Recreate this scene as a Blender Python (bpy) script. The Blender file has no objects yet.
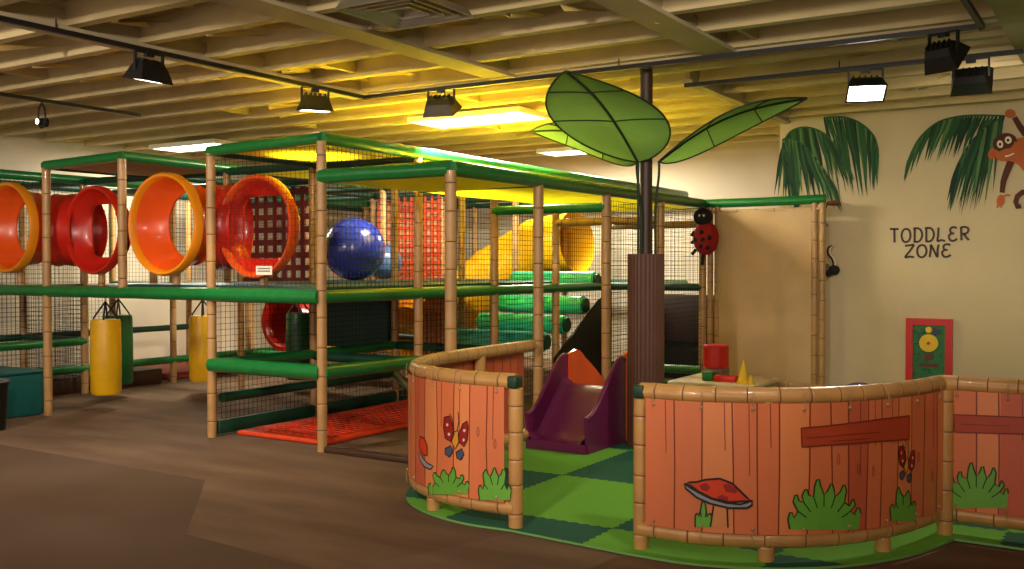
import bpy, math, random
from mathutils import Vector, Matrix
from mathutils.geometry import delaunay_2d_cdt
random.seed(4)
S = bpy.context.scene
COL = S.collection
PI = math.pi
# ------------------------------------------------------------------ camera
F = 1000.0
YAW = math.radians(32.05); PITCH = math.radians(1.06)
cd = bpy.data.cameras.new('camera'); cam = bpy.data.objects.new('camera', cd); COL.objects.link(cam)
cam.location = (0, 0, 1.6); cam.rotation_euler = (PI/2 - PITCH, 0, YAW)
cd.sensor_width = 36; cd.lens = F/1024*36; cd.clip_end = 100
S.camera = cam
# ------------------------------------------------------------------ world, exposure
S.view_settings.view_transform = 'Standard'; S.view_settings.look = 'None'
S.view_settings.gamma = 1; S.view_settings.use_curve_mapping = False
S.view_settings.exposure = 0.55
W = bpy.data.worlds.new('world'); S.world = W; W.use_nodes = True
W.node_tree.nodes['Background'].inputs[0].default_value = (1.0, 0.80, 0.63, 1)
W.node_tree.nodes['Background'].inputs[1].default_value = 1.1
FLOOD_W = 120.0          # ordinary track floods
CEIL_H = 3.36            # underside of the joists
def area(name, loc, size, watts, color, rot=(0, 0, 0), sy=None):
    l = bpy.data.lights.new(name, 'AREA'); l.energy = watts; l.color = color; l.size = size
    if sy: l.shape = 'RECTANGLE'; l.size_y = sy
    o = bpy.data.objects.new(name, l); COL.objects.link(o); o.location = loc; o.rotation_euler = rot
    return o
# added fill spots out of view, for light and highlights on frame and fence
def beam(loc, to, watts, size=.12, spot=95):
    l = bpy.data.lights.new('fill_spot', 'SPOT'); l.energy = watts; l.color = (1.0, .87, .74); l.spot_size = math.radians(spot); l.spot_blend = .8; l.shadow_soft_size = size
    o = bpy.data.objects.new('fill_spot', l); COL.objects.link(o); o.location = loc
    o.rotation_euler = (Vector(to)-Vector(loc)).to_track_quat('-Z', 'Y').to_euler()
beam((-2.2, .6, 3.1), (-7.5, 8.0, 1.3), 420)
beam((-7.5, 1.5, 3.1), (-9.0, 8.0, .8), 260)
beam((1.2, 2.2, 3.1), (-1.8, 5.5, .6), 55)
beam((-.9, 4.0, 3.1), (-4.0, 8.5, 1.0), 130)
# ------------------------------------------------------------------ projection helpers
R3 = Matrix.Rotation(YAW, 3, 'Z') @ Matrix.Rotation(PI/2 - PITCH, 3, 'X')
O = Vector((0, 0, 1.6))
def ray(px, py): return (R3 @ Vector((px-512, 284.5-py, -F))).normalized()
def at_z(px, py, z): d = ray(px, py); return O + d*((z-O.z)/d.z)
def at_Y(px, py, Y): d = ray(px, py); return O + d*(Y/d.y)
def at_X(px, py, X): d = ray(px, py); return O + d*(X/d.x)
def proj(p):
    q = R3.transposed() @ (Vector(p)-O); return (512+F*q.x/-q.z, 284.5-F*q.y/-q.z, -q.z)
def at_s(px, py, s):                      # s: pixels per metre
    d = R3 @ Vector((px-512, 284.5-py, -F)); return O + d/s
# ------------------------------------------------------------------ materials
def srgb(c):
    return tuple((v/255/12.92 if v/255 <= .04045 else ((v/255+.055)/1.055)**2.4) for v in c) + (1,)
MATS = {}
def mat(name, col, rough=.5, var=.0, scale=8, bump=0, bscale=60, metal=0, coat=0, spec=.5, trans=0, emit=0, emitc=None, stretch=None):
    if name in MATS: return MATS[name]
    m = bpy.data.materials.new(name); m.use_nodes = True; nt = m.node_tree; b = nt.nodes['Principled BSDF']
    c = srgb(col)
    b.inputs['Base Color'].default_value = c; b.inputs['Roughness'].default_value = rough
    b.inputs['Metallic'].default_value = metal; b.inputs['Coat Weight'].default_value = coat
    b.inputs['Specular IOR Level'].default_value = spec
    tc = nt.nodes.new('ShaderNodeTexCoord'); vec = tc.outputs['Object']
    if stretch:
        mp = nt.nodes.new('ShaderNodeMapping'); mp.inputs['Scale'].default_value = stretch
        nt.links.new(vec, mp.inputs[0]); vec = mp.outputs[0]
    if var:
        n = nt.nodes.new('ShaderNodeTexNoise'); n.inputs['Scale'].default_value = scale; n.inputs['Detail'].default_value = 5
        nt.links.new(vec, n.inputs['Vector'])
        r = nt.nodes.new('ShaderNodeValToRGB')
        r.color_ramp.elements[0].position = .3; r.color_ramp.elements[1].position = .7
        r.color_ramp.elements[0].color = tuple(v*(1-var) for v in c[:3])+(1,)
        r.color_ramp.elements[1].color = tuple(min(1, v*(1+var)) for v in c[:3])+(1,)
        nt.links.new(n.outputs['Fac'], r.inputs[0]); nt.links.new(r.outputs[0], b.inputs['Base Color'])
    if bump:
        n2 = nt.nodes.new('ShaderNodeTexNoise'); n2.inputs['Scale'].default_value = bscale
        nt.links.new(vec, n2.inputs['Vector'])
        bp = nt.nodes.new('ShaderNodeBump'); bp.inputs['Strength'].default_value = bump; bp.inputs['Distance'].default_value = .01
        nt.links.new(n2.outputs['Fac'], bp.inputs['Height']); nt.links.new(bp.outputs[0], b.inputs['Normal'])
    if emit:
        b.inputs['Emission Color'].default_value = emitc or c; b.inputs['Emission Strength'].default_value = emit
    if trans:
        t = nt.nodes.new('ShaderNodeBsdfTranslucent'); t.inputs[0].default_value = c
        mx = nt.nodes.new('ShaderNodeMixShader'); mx.inputs[0].default_value = trans
        nt.links.new(b.outputs[0], mx.inputs[1]); nt.links.new(t.outputs[0], mx.inputs[2])
        nt.links.new(mx.outputs[0], nt.nodes['Material Output'].inputs[0])
    MATS[name] = m; return m
M_bam = mat('bamboo', (176, 134, 82), .42, .16, 5, .15, 40, coat=.25)
M_bamd = mat('bamboo_node', (92, 62, 34), .6, .1)
M_bam2 = mat('fence_bamboo', (192, 144, 84), .33, .13, 5, .1, 40, coat=.4)
M_bam2d = mat('fence_bamboo_node', (128, 84, 46), .6, .1)
M_green = mat('green_vinyl', (18, 112, 50), .32, .12, 12, .08, 30, coat=.35)
M_dgreen = mat('dark_green_vinyl', (8, 62, 42), .45, .1, 12)
M_net = mat('black_netting', (20, 17, 16), .8, .1)
M_tannet = mat('tan_netting', (112, 84, 50), .8, .1)
M_yel = mat('yellow_canopy', (248, 228, 26), .6, .06, 4, trans=.16)
M_tan = mat('tan_canopy', (170, 120, 60), .6, .06, 4, trans=.3)
M_wall = mat('cream_paint', (198, 180, 142), .8, .04, 2, .05, 120)
M_wallw = mat('pale_paint', (206, 192, 170), .8, .03, 2, .05, 120)
M_ceil = mat('ceiling_board', (218, 202, 150), .9, .22, 3, .1, 20)
M_joist = mat('painted_joist', (190, 172, 126), .85, .10, 3, .1, 30)
M_girder = mat('painted_girder', (172, 156, 122), .8, .07, 2, .1, 30)
M_black = mat('black_metal', (18, 17, 17), .45, .1)
M_org = mat('orange_plastic', (226, 84, 18), .3, .08, 4, coat=.3)
M_red = mat('red_plastic', (196, 34, 18), .32, .08, 4, coat=.3)
M_rim = mat('amber_plastic', (230, 140, 20), .3, .08, 4, coat=.3)
M_yelp = mat('yellow_plastic', (232, 176, 22), .28, .06, 4, coat=.4)
M_purp = mat('purple_plastic', (104, 28, 74), .36, .06, 4, coat=.08, spec=.4)
M_trunk = mat('brown_pad', (88, 52, 36), .55, .12, 6, .1, 40)
M_pole = mat('dark_brown_paint', (58, 36, 26), .5, .1)
M_leaf = mat('green_fabric', (140, 188, 92), .8, .07, 8, trans=.5)
M_leafrib = mat('leaf_rib', (24, 44, 18), .7, .05)
M_teal = mat('teal_vinyl', (10, 88, 84), .5, .1, 8)
M_dteal = mat('dark_teal_vinyl', (8, 60, 56), .5, .1, 8)
M_ybag = mat('yellow_vinyl', (226, 172, 16), .38, .06, 8, .1, 20)
M_gbag = mat('green_bag_vinyl', (16, 84, 40), .4, .06, 8, .1, 20)
M_redmat = mat('orange_mat', (214, 62, 20), .5, .1, 8, .1, 60)
M_brown = mat('dark_brown_trim', (64, 38, 22), .5, .1)
M_lamp = mat('lamp_glass', (255, 244, 220), .3, emit=6, emitc=(1, .93, .8, 1))
M_lampd = mat('bright_lamp_glass', (255, 250, 235), .3, emit=22, emitc=(1, .93, .8, 1))
M_fluo = mat('diffuser', (255, 250, 230), .3, emit=7, emitc=(1, .96, .82, 1))
M_ink = mat('ink', (48, 20, 12), .5, .05)
M_tanv = mat('tan_vinyl', (188, 156, 110), .6, .05, 3, .1, 12)
M_roll = mat('green_foam_roll', (64, 210, 168), .35, .08, 8, coat=.3)

def carpet():
    m = bpy.data.materials.new('carpet'); m.use_nodes = True; nt = m.node_tree; b = nt.nodes['Principled BSDF']
    tc = nt.nodes.new('ShaderNodeTexCoord')
    mp = nt.nodes.new('ShaderNodeMapping'); mp.inputs['Scale'].default_value = (1, 3.5, 1); nt.links.new(tc.outputs['Object'], mp.inputs[0])
    n = nt.nodes.new('ShaderNodeTexNoise'); n.inputs['Scale'].default_value = .9; n.inputs['Detail'].default_value = 6
    nt.links.new(mp.outputs[0], n.inputs['Vector'])
    r = nt.nodes.new('ShaderNodeValToRGB'); r.color_ramp.elements[0].position = .35; r.color_ramp.elements[1].position = .68
    r.color_ramp.elements[0].color = srgb((102, 80, 62)); r.color_ramp.elements[1].color = srgb((122, 97, 76))
    nt.links.new(n.outputs['Fac'], r.inputs[0]); nt.links.new(r.outputs[0], b.inputs['Base Color'])
    b.inputs['Roughness'].default_value = .8; b.inputs['Specular IOR Level'].default_value = .12
    n2 = nt.nodes.new('ShaderNodeTexNoise'); n2.inputs['Scale'].default_value = 160; nt.links.new(tc.outputs['Object'], n2.inputs['Vector'])
    bp = nt.nodes.new('ShaderNodeBump'); bp.inputs['Strength'].default_value = .25; bp.inputs['Distance'].default_value = .004
    nt.links.new(n2.outputs['Fac'], bp.inputs['Height']); nt.links.new(bp.outputs[0], b.inputs['Normal'])
    return m
M_carpet = carpet()
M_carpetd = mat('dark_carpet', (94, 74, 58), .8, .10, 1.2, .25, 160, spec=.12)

def foam_floor():
    m = bpy.data.materials.new('foam_tiles'); m.use_nodes = True; nt = m.node_tree; b = nt.nodes['Principled BSDF']
    tc = nt.nodes.new('ShaderNodeTexCoord'); sp = nt.nodes.new('ShaderNodeSeparateXYZ'); nt.links.new(tc.outputs['Object'], sp.inputs[0])
    def mth(op, a, bb=None):
        n = nt.nodes.new('ShaderNodeMath'); n.operation = op
        for i, v in enumerate((a, bb)):
            if v is None: continue
            if isinstance(v, (int, float)): n.inputs[i].default_value = v
            else: nt.links.new(v, n.inputs[i])
        return n.outputs[0]
    x, y = sp.outputs[0], sp.outputs[1]
    wx = mth('MULTIPLY', mth('SINE', mth('MULTIPLY', y, 80)), .008)
    wy = mth('MULTIPLY', mth('SINE', mth('MULTIPLY', x, 80)), .008)
    u = mth('FLOOR', mth('DIVIDE', mth('ADD', mth('ADD', x, 3.68+10.1), wx), 1.01))
    v = mth('FLOOR', mth('DIVIDE', mth('ADD', mth('SUBTRACT', y, 6.6-11.9), wy), 1.19))
    k = mth('MODULO', mth('ADD', u, v), 2)
    mx = nt.nodes.new('ShaderNodeMix'); mx.data_type = 'RGBA'; nt.links.new(k, mx.inputs[0])
    mx.inputs[7].default_value = srgb((104, 168, 56)); mx.inputs[6].default_value = srgb((42, 92, 72))
    nt.links.new(mx.outputs[2], b.inputs['Base Color']); b.inputs['Roughness'].default_value = .85; b.inputs['Specular IOR Level'].default_value = .15
    return m
M_foam = foam_floor()
M_foamedge = mat('foam_edge', (110, 165, 90), .6, .05)

# ------------------------------------------------------------------ mesh builder
class MB:
    def __init__(s): s.v = []; s.f = []; s.m = []
    def add(s, vs, fs, mi=0):
        o = len(s.v); s.v += [tuple(p) for p in vs]
        for f in fs: s.f.append(tuple(i+o for i in f)); s.m.append(mi)
        return s
    def box(s, a, b, mi=0, bev=0):
        x0, x1 = sorted((a[0], b[0])); y0, y1 = sorted((a[1], b[1])); z0, z1 = sorted((a[2], b[2]))
        if not bev:
            return s.add([(x0,y0,z0),(x1,y0,z0),(x1,y1,z0),(x0,y1,z0),(x0,y0,z1),(x1,y0,z1),(x1,y1,z1),(x0,y1,z1)],
                         [(3,2,1,0),(4,5,6,7),(0,1,5,4),(1,2,6,5),(2,3,7,6),(3,0,4,7)], mi)
        bev = min(bev, (x1-x0)/2.01, (y1-y0)/2.01, (z1-z0)/2.01)
        def ring(i, z):
            r = []
            for cx, cy, a0 in ((x1-bev, y1-bev, 0), (x0+bev, y1-bev, 90), (x0+bev, y0+bev, 180), (x1-bev, y0+bev, 270)):
                for k in range(4):
                    an = math.radians(a0+k*30); r.append((cx+(bev-i)*math.cos(an), cy+(bev-i)*math.sin(an), z))
            return r
        rings = [ring(bev, z0), ring(bev*.3, z0+bev*.3), ring(0, z0+bev), ring(0, z1-bev), ring(bev*.3, z1-bev*.3), ring(bev, z1)]
        return s.loft(rings, mi, True)
    def loft(s, rings, mi=0, caps=False, closed=True):
        n = len(rings[0]); o = len(s.v)
        for r in rings: s.v += [tuple(p) for p in r]
        for i in range(len(rings)-1):
            for j in range(n if closed else n-1):
                k = (j+1) % n
                s.f.append((o+i*n+j, o+i*n+k, o+(i+1)*n+k, o+(i+1)*n+j)); s.m.append(mi)
        if caps:
            s.f.append(tuple(o+j for j in reversed(range(n)))); s.m.append(mi)
            s.f.append(tuple(o+(len(rings)-1)*n+j for j in range(n))); s.m.append(mi)
        return s
    def tube(s, pts, r, seg=12, mi=0, caps=True, rr=None):
        pts = [Vector(p) for p in pts]; n = len(pts); rings = []; up = None
        for i in range(n):
            t = (pts[min(i+1, n-1)]-pts[max(i-1, 0)]).normalized()
            if up is None: up = Vector((0, 0, 1)) if abs(t.z) < .9 else Vector((1, 0, 0))
            a = t.cross(up).normalized(); up = a.cross(t).normalized()
            rad = rr[i] if rr else r
            rings.append([pts[i]+(a*math.cos(2*PI*k/seg)+up*math.sin(2*PI*k/seg))*rad for k in range(seg)])
        return s.loft(rings, mi, caps)
    def bamboo(s, pts, r, seg=14, pitch=.22, phase=.1):
        """padded bamboo: dense path, pinched dark node every pitch"""
        pts = [Vector(p) for p in pts]; L = [0]
        for a, b in zip(pts, pts[1:]): L.append(L[-1]+(b-a).length)
        def pos(d):
            d = min(max(d, 0), L[-1])
            for i in range(len(L)-1):
                if d <= L[i+1] or i == len(L)-2:
                    return pts[i].lerp(pts[i+1], (d-L[i])/(L[i+1]-L[i]))
        ds = []
        for l in L: ds.append((l, 1.0, 0))
        d = phase
        nodes = []
        while d < L[-1]-.03:
            nodes.append(d); d += pitch*random.uniform(.9, 1.1)
        ds = [q for q in ds if all(abs(q[0]-n) > .02 for n in nodes)]
        for n in nodes: ds += [(n-.018, 1.025, 0), (n-.0035, 1.02, 0), (n, .96, 1), (n+.0035, 1.02, 1), (n+.018, 1.025, 0)]
        ds.sort(); P = [pos(q[0]) for q in ds]
        rings = []; up = None
        for i in range(len(P)):
            t = (P[min(i+1, len(P)-1)]-P[max(i-1, 0)]).normalized()
            if up is None: up = Vector((0, 0, 1)) if abs(t.z) < .9 else Vector((1, 0, 0))
            a = t.cross(up).normalized(); up = a.cross(t).normalized()
            rings.append([P[i]+(a*math.cos(2*PI*k/seg)+up*math.sin(2*PI*k/seg))*r*ds[i][1] for k in range(seg)])
        o = len(s.f); s.loft(rings, 0, True)
        for i in range(len(P)-1):
            if ds[i+1][2] == 1:
                for j in range(seg): s.m[o+i*seg+j] = 1
        return s
    def lathe(s, prof, c=(0, 0, 0), axis='Z', seg=24, mi=0, caps=False):
        rings = []
        for r, h in prof:
            ring = []
            for k in range(seg):
                a = 2*PI*k/seg; x, y, z = r*math.cos(a), r*math.sin(a), h
                if axis == 'X': x, y, z = z, x, y
                if axis == 'Y': x, y, z = y, z, x
                ring.append((c[0]+x, c[1]+y, c[2]+z))
            rings.append(ring)
        return s.loft(rings, mi, caps)
    def ball(s, c, r, seg=20, mi=0, sc=(1, 1, 1)):
        n = seg//2; rings = []
        for i in range(n+1):
            t = PI*i/n; q = max(math.sin(t), .002)
            rings.append([(c[0]+r*sc[0]*q*math.cos(2*PI*k/seg), c[1]+r*sc[1]*q*math.sin(2*PI*k/seg), c[2]-r*sc[2]*math.cos(t)) for k in range(seg)])
        return s.loft(rings, mi, True)
    def prism(s, poly, a, b, mi=0):
        """poly: list of 3-D points; extruded from +a to +b (vectors)"""
        a = Vector(a); b = Vector(b)
        return s.loft([[Vector(p)+a for p in poly], [Vector(p)+b for p in poly]], mi, True)
    def build(s, name, mats, parent=None, smooth=True, loc=(0, 0, 0)):
        me = bpy.data.meshes.new(name); loc = Vector(loc)
        me.from_pydata([tuple(Vector(p)-loc) for p in s.v], [], s.f)
        if not isinstance(mats, (list, tuple)): mats = [mats]
        for m in mats: me.materials.append(m)
        for p, mi in zip(me.polygons, s.m): p.material_index = mi; p.use_smooth = smooth
        import bmesh
        bm = bmesh.new(); bm.from_mesh(me); bmesh.ops.recalc_face_normals(bm, faces=bm.faces); bm.to_mesh(me); bm.free()
        if smooth: me.set_sharp_from_angle(angle=math.radians(38))
        o = bpy.data.objects.new(name, me); COL.objects.link(o); o.location = loc
        if parent:
            o.parent = parent
            if parent.type == 'EMPTY' or True:
                o.location = loc - world_loc(parent)
        return o
def world_loc(o):
    l = Vector((0, 0, 0))
    while o: l += Vector(o.location); o = o.parent
    return l
def tag(o, label, cat, group=None):
    o['label'] = label; o['category'] = cat
    if group: o['group'] = group
    return o
def thing(name, label, cat, loc=(0, 0, 0), group=None):
    o = bpy.data.objects.new(name, None); COL.objects.link(o); o.location = loc; o.empty_display_size = .1
    return tag(o, label, cat, group)
def struct(o): o['kind'] = 'structure'; return o
def base_of(o_mb): pass
def line(a, b, n=2):
    a = Vector(a); b = Vector(b); return [a.lerp(b, i/(n-1)) for i in range(n)]
def crom(P, n=10):
    P = [Vector(p) for p in P]; out = []
    Q = [P[0]*2-P[1]]+P+[P[-1]*2-P[-2]]
    for i in range(1, len(Q)-2):
        for k in range(n):
            t = k/n; a, b, c, d = Q[i-1:i+3]
            out.append(.5*((2*b)+(c-a)*t+(2*a-5*b+4*c-d)*t*t+(3*b-a-3*c+d)*t*t*t))
    out.append(P[-1]); return out

# ------------------------------------------------------------------ room shell
XL, XR, YB, YT, XC, YF = -13.1, 4.0, 14.9, 12.1, -3.72, -3.0
struct(MB().box((XL-.1, YF, -.1), (XR, YB+.1, 0)).build('floor', M_carpet, smooth=False))
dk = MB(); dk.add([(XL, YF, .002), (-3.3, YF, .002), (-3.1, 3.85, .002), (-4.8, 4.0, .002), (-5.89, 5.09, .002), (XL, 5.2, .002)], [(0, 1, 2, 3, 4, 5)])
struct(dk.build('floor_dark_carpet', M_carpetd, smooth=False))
struct(MB().box((XL-.12, YF, 0), (XL, YB+.1, 3.75)).build('wall_left', M_wallw, smooth=False))
struct(MB().box((XL, YB, 0), (XC, YB+.12, 3.75)).build('wall_back', M_wallw, smooth=False))
struct(MB().box((XC, YT, 0), (XR, YB+.12, 3.75)).build('wall_toddler', M_wall, smooth=False))
struct(MB().box((XR, YF, 0), (XR+.12, YB+.12, 3.75)).build('wall_right', M_wall, smooth=False))
struct(MB().box((XC, YT-.02, 0), (XR, YT, .10)).build('baseboard_back', M_wall, smooth=False))
ceil = struct(MB().box((XL-.12, YF, 3.58), (XR+.12, YB+.12, 3.70)).build('ceiling', M_ceil, smooth=False))
k = 0
yy = -2.4
while yy < YB-.2:
    Y = 8.51+round((yy-8.51)/.66)*.66
    end = XR if Y < YT else XC-.02
    b = MB()
    b.box((XL, Y-.045, CEIL_H), (end, Y+.045, CEIL_H+.045))          # bottom chord
    b.box((XL, Y-.018, CEIL_H+.045), (end, Y+.018, 3.56))            # web
    b.box((XL, Y-.045, 3.55), (end, Y+.045, 3.58))
    struct(b.build('joist', M_joist, ceil, smooth=False)); yy += .66
# blocking, girders and torn facing between joists
for X0, Y0, Y1 in ((-6.78, -2, 7.95), (-4.98, -2, 7.8), (-2.9, -2, 7.8), (-.72, -2, 12.1), (-3.62, 8.9, 12.05)):
    w = .13 if X0 != -3.62 else .05
    b = MB(); b.box((X0-w, Y0, CEIL_H-.035), (X0+w, Y1, CEIL_H-.005)); b.box((X0-w*.5, Y0, CEIL_H-.005), (X0+w*.5, Y1, CEIL_H+.12))
    struct(b.build('girder', M_girder, ceil, smooth=False))
b = MB(); b.box((-6.78, 7.86, CEIL_H-.03), (-.72, 7.98, CEIL_H-.004)); struct(b.build('girder', M_girder, ceil, smooth=False))
rs = random.Random(11)
M_facing = mat('torn_facing', (205, 180, 110), .95, .12, 5)
b = MB()
for i in range(230):
    Y = 8.51+rs.randint(-9, 8)*.66; X = rs.uniform(XL+.2, -.5)
    if Y > 11.5 and X > -4: continue
    L = rs.uniform(.15, .7); pts = []
    y0 = Y+.02; y1 = Y+.64
    n = 8
    up = rs.uniform(3.44, 3.54)
    if rs.random() < .5:
        for j in range(n+1):
            pts.append((X+L*j/n, y0+rs.uniform(0, .12), up-rs.uniform(0, .10)))
        for j in range(n, -1, -1):
            pts.append((X+L*j/n+rs.uniform(-.05, .05), y1-rs.uniform(0, .15), up+rs.uniform(0, .05)))
    else:
        a = rs.uniform(.03, .1)
        pts = [(X, y0, up-a), (X+.04, y0, up-a-.06), (X+.06, y1, up), (X, y1, up)]
    b.add(pts, [tuple(range(len(pts)))])
struct(b.build('torn_facing', M_facing, ceil, smooth=False))
b = MB()
for i in range(34):
    Y = 8.51+rs.randint(-9, 8)*.66; X = rs.uniform(XL+.5, -1)
    if Y > 11.5 and X > -4: continue
    b.box((X-.02, Y+.02, 3.40), (X+.02, Y+.64, 3.56))
struct(b.build('blocking', M_joist, ceil, smooth=False))

# ceiling light panels
def panel_light(px, py, label, watts, w=1.22, d=.6):
    p = at_z(px, py, CEIL_H-.01)
    t = thing('ceiling_light', label, 'light', (p.x, p.y, CEIL_H-.03), 'fluorescent panels on the ceiling')
    b = MB(); fr = .03
    x0, x1, y0, y1, z = p.x-w/2, p.x+w/2, p.y-d/2, p.y+d/2, CEIL_H-.04
    for a, c in (((x0-fr, y0-fr), (x1+fr, y0)), ((x0-fr, y1), (x1+fr, y1+fr)), ((x0-fr, y0), (x0, y1)), ((x1, y0), (x1+fr, y1))):
        b.box((a[0], a[1], z-.02), (c[0], c[1], z+.04))
    b.box((x0, y0, z+.02), (x1, y1, z+.04))
    b.build('frame', mat('white_enamel', (225, 220, 200), .5), t, smooth=False)
    MB().box((x0, y0, z-.012), (x1, y1, z)).build('diffuser', M_fluo, t, smooth=False)
    area('panel_glow', (p.x, p.y, z-.03), w, watts, (1, .93, .72), sy=d)
panel_light(478, 116.5, 'bright white ceiling panel over the middle of the play frame, largest of the panels', 260, 1.5, .62)
panel_light(196, 144.5, 'bright white ceiling panel over the left of the play frame near the far wall', 120, 1.3, .5)
panel_light(582, 149, 'ceiling panel glowing just behind the big fabric leaves', 170, 1.2, .5)

# air diffuser
p = at_z(405, 10, CEIL_H-.05)
t = thing('air_diffuser', 'square stepped metal air diffuser in the ceiling at the top of the photo', 'vent', (p.x, p.y, CEIL_H-.06))
M_alu = mat('aluminium', (196, 190, 170), .3, .05, metal=.8)
for i, hw in enumerate((.33, .26, .19, .12)):
    b = MB(); z = CEIL_H-.045-.0*i; q = hw-.03
    ro = [(p.x-hw, p.y-hw, z-.03), (p.x+hw, p.y-hw, z-.03), (p.x+hw, p.y+hw, z-.03), (p.x-hw, p.y+hw, z-.03)]
    ri = [(p.x-q, p.y-q, z+.03), (p.x+q, p.y-q, z+.03), (p.x+q, p.y+q, z+.03), (p.x-q, p.y+q, z+.03)]
    rb = [(x, y, zz+.004) for x, y, zz in ro]
    b.loft([ri, ro, rb]); b.build('louver', M_alu, t, smooth=False)
MB().box((p.x-.10, p.y-.10, CEIL_H-.03), (p.x+.10, p.y+.10, CEIL_H-.02)).build('centre_plate', M_alu, t, smooth=False)

# ------------------------------------------------------------------ lighting tracks and floods
TZ = CEIL_H-.07
def track(name, pts, label):
    t = MB()
    for a, c in zip(pts, pts[1:]):
        a = Vector(a); c = Vector(c); w = .018
        t.box((min(a.x, c.x)-w, min(a.y, c.y)-w, TZ-.018), (max(a.x, c.x)+w, max(a.y, c.y)+w, TZ+.018))
    n = 0
    for a, c in zip(pts, pts[1:]):
        m = (Vector(a)+Vector(c))/2; t.tube([(m.x, m.y, TZ), (m.x, m.y, CEIL_H+.01)], .006, 6)
    o = t.build(name, M_black, smooth=False, loc=(pts[0][0], pts[0][1], TZ)); return tag(o, label, 'light track', 'black lighting tracks')
track('lighting_track', [(-6.6, 1.0, TZ), (-6.6, 7.75, TZ), (-.95, 7.75, TZ), (-.95, 3.0, TZ)], 'long black lighting track bending round the front of the ceiling')
track('lighting_track', [(-3.6, 8.83, TZ), (-.8, 8.83, TZ)], 'short black lighting track nearest the toddler wall')
track('lighting_track', [(-9.5, 2.0, TZ), (-9.5, 7.3, TZ)], 'thin black lighting track at far left, holding the small spotlight')
def flood(x, y, z, rz, tilt, label, glass, watts, w=.36, spot=110):
    t = thing('flood_light', label, 'light', (x, y, z), 'flood lights on the ceiling tracks')
    Rm = Matrix.Translation((x, y, z)) @ Matrix.Rotation(rz, 4, 'Z') @ Matrix.Rotation(tilt, 4, 'X')
    def T(b): b.v = [tuple(Rm @ Vector(q)) for q in b.v]; return b
    h = w/2
    top = [(-h*.72, -.04, .075), (h*.72, -.04, .075), (h*.72, .04, .075), (-h*.72, .04, .075)]
    mid = [(-h*.80, -.075, .03), (h*.80, -.075, .03), (h*.80, .075, .03), (-h*.80, .075, .03)]
    bot = [(-h, -.12, -.07), (h, -.12, -.07), (h, .12, -.07), (-h, .12, -.07)]
    inn = [(-h*.9, -.105, -.07), (h*.9, -.105, -.07), (h*.9, .105, -.07), (-h*.9, .105, -.07)]
    in2 = [(-h*.8, -.08, -.04), (h*.8, -.08, -.04), (h*.8, .08, -.04), (-h*.8, .08, -.04)]
    b = MB(); b.loft([top, mid, bot, inn, in2]); b.f.append((0, 1, 2, 3)); b.m.append(0)
    for i in range(5):
        xx = -h*.6+i*h*.3; b.box((xx-.006, -.035, .07), (xx+.006, .035, .10))
    T(b).build('housing', M_black, t, smooth=False)
    b = MB(); b.box((-h*.88, -.10, -.066), (h*.88, .10, -.062)); T(b).build('lens', glass, t, smooth=False)
    b = MB()
    for sx in (-1, 1): b.box((sx*h*.86-.008, -.012, 0), (sx*h*.86+.008, .012, .15)); b.tube([(sx*h*.75, 0, .02), (sx*h*.9, 0, .02)], .014, 8)
    b.v = [tuple((Matrix.Translation((x, y, z)) @ Matrix.Rotation(rz, 4, 'Z')) @ Vector(q)) for q in b.v]
    b2 = MB(); Rz = Matrix.Translation((x, y, z)) @ Matrix.Rotation(rz, 4, 'Z')
    b2.box((-h*.86, -.012, .142), (h*.86, .012, .155)); b2.tube([(0, 0, .15), (0, 0, TZ-z-.02)], .012, 8); b2.box((-.035, -.02, TZ-z-.05), (.035, .02, TZ-z-.018))
    b2.v = [tuple(Rz @ Vector(q)) for q in b2.v]
    o = len(b.v); b.v += b2.v; b.f += [tuple(i+o for i in f) for f in b2.f]; b.m += b2.m
    b.build('yoke', M_black, t, smooth=False)
    l = bpy.data.lights.new('flood_beam', 'SPOT'); l.energy = watts; l.color = (1.0, .86, .70); l.spot_size = math.radians(spot); l.spot_blend = .6; l.shadow_soft_size = .07
    lo = bpy.data.objects.new('flood_beam', l); COL.objects.link(lo)
    lo.matrix_world = Rm @ Matrix.Translation((0, 0, -.09))
D = math.radians
flood(-6.6, 5.17, 3.12, D(90), D(10), 'black flood light on the long track at upper left, lens glowing', M_lamp, FLOOD_W*1.2, .30)
flood(-6.6, 7.04, 3.13, D(60), D(4), 'black flood light hanging just above the corner of the play frame', M_lamp, FLOOD_W*2.4, .30)
flood(-5.65, 7.75, 3.13, D(10), D(28), 'black flood light right of the track bend, lens turned away', M_lamp, FLOOD_W*3.2, .32)
flood(-1.98, 8.83, 3.12, D(20), D(-28), 'dazzling lit flood light above the toddler zone', M_lampd, FLOOD_W*.9, .32, 140)
flood(-1.2, 7.75, 3.12, D(-25), D(48), 'dark flood light turned away, highest at the right', M_lamp, FLOOD_W*.5, .26)
flood(-1.16, 8.83, 3.12, D(0), D(66), 'dark flood light turned away near the right end of the short track', M_lamp, FLOOD_W*.35, .31)
# gimbal spot
q = Vector((-9.5, 6.13, TZ)); t = thing('spotlight', 'small round spotlight in a black loop bracket at far left', 'light', q)
b = MB(); b.tube([q+Vector((0, 0, 0)), q+Vector((0, 0, -.06))], .012, 8)
pp = [q+Vector((.06*math.sin(a)*1.0, 0, -.16-.12*-math.cos(a)*-1)) for a in [2*PI*i/24 for i in range(25)]]
b.tube(pp, .010, 8, caps=False); b.build('bracket', M_black, t)
b = MB(); b.lathe([(.001, -.05), (.03, -.05), (.045, .03), (.05, .05), (.04, .05), (.03, .03), (.001, .03)], (q.x, q.y, q.z-.22), 'Y', 16)
b.build('lamp_head', M_black, t)
MB().lathe([(.001, -.052), (.028, -.052)], (q.x, q.y, q.z-.22), 'Y', 16).build('bulb', M_lamp, t)

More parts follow.
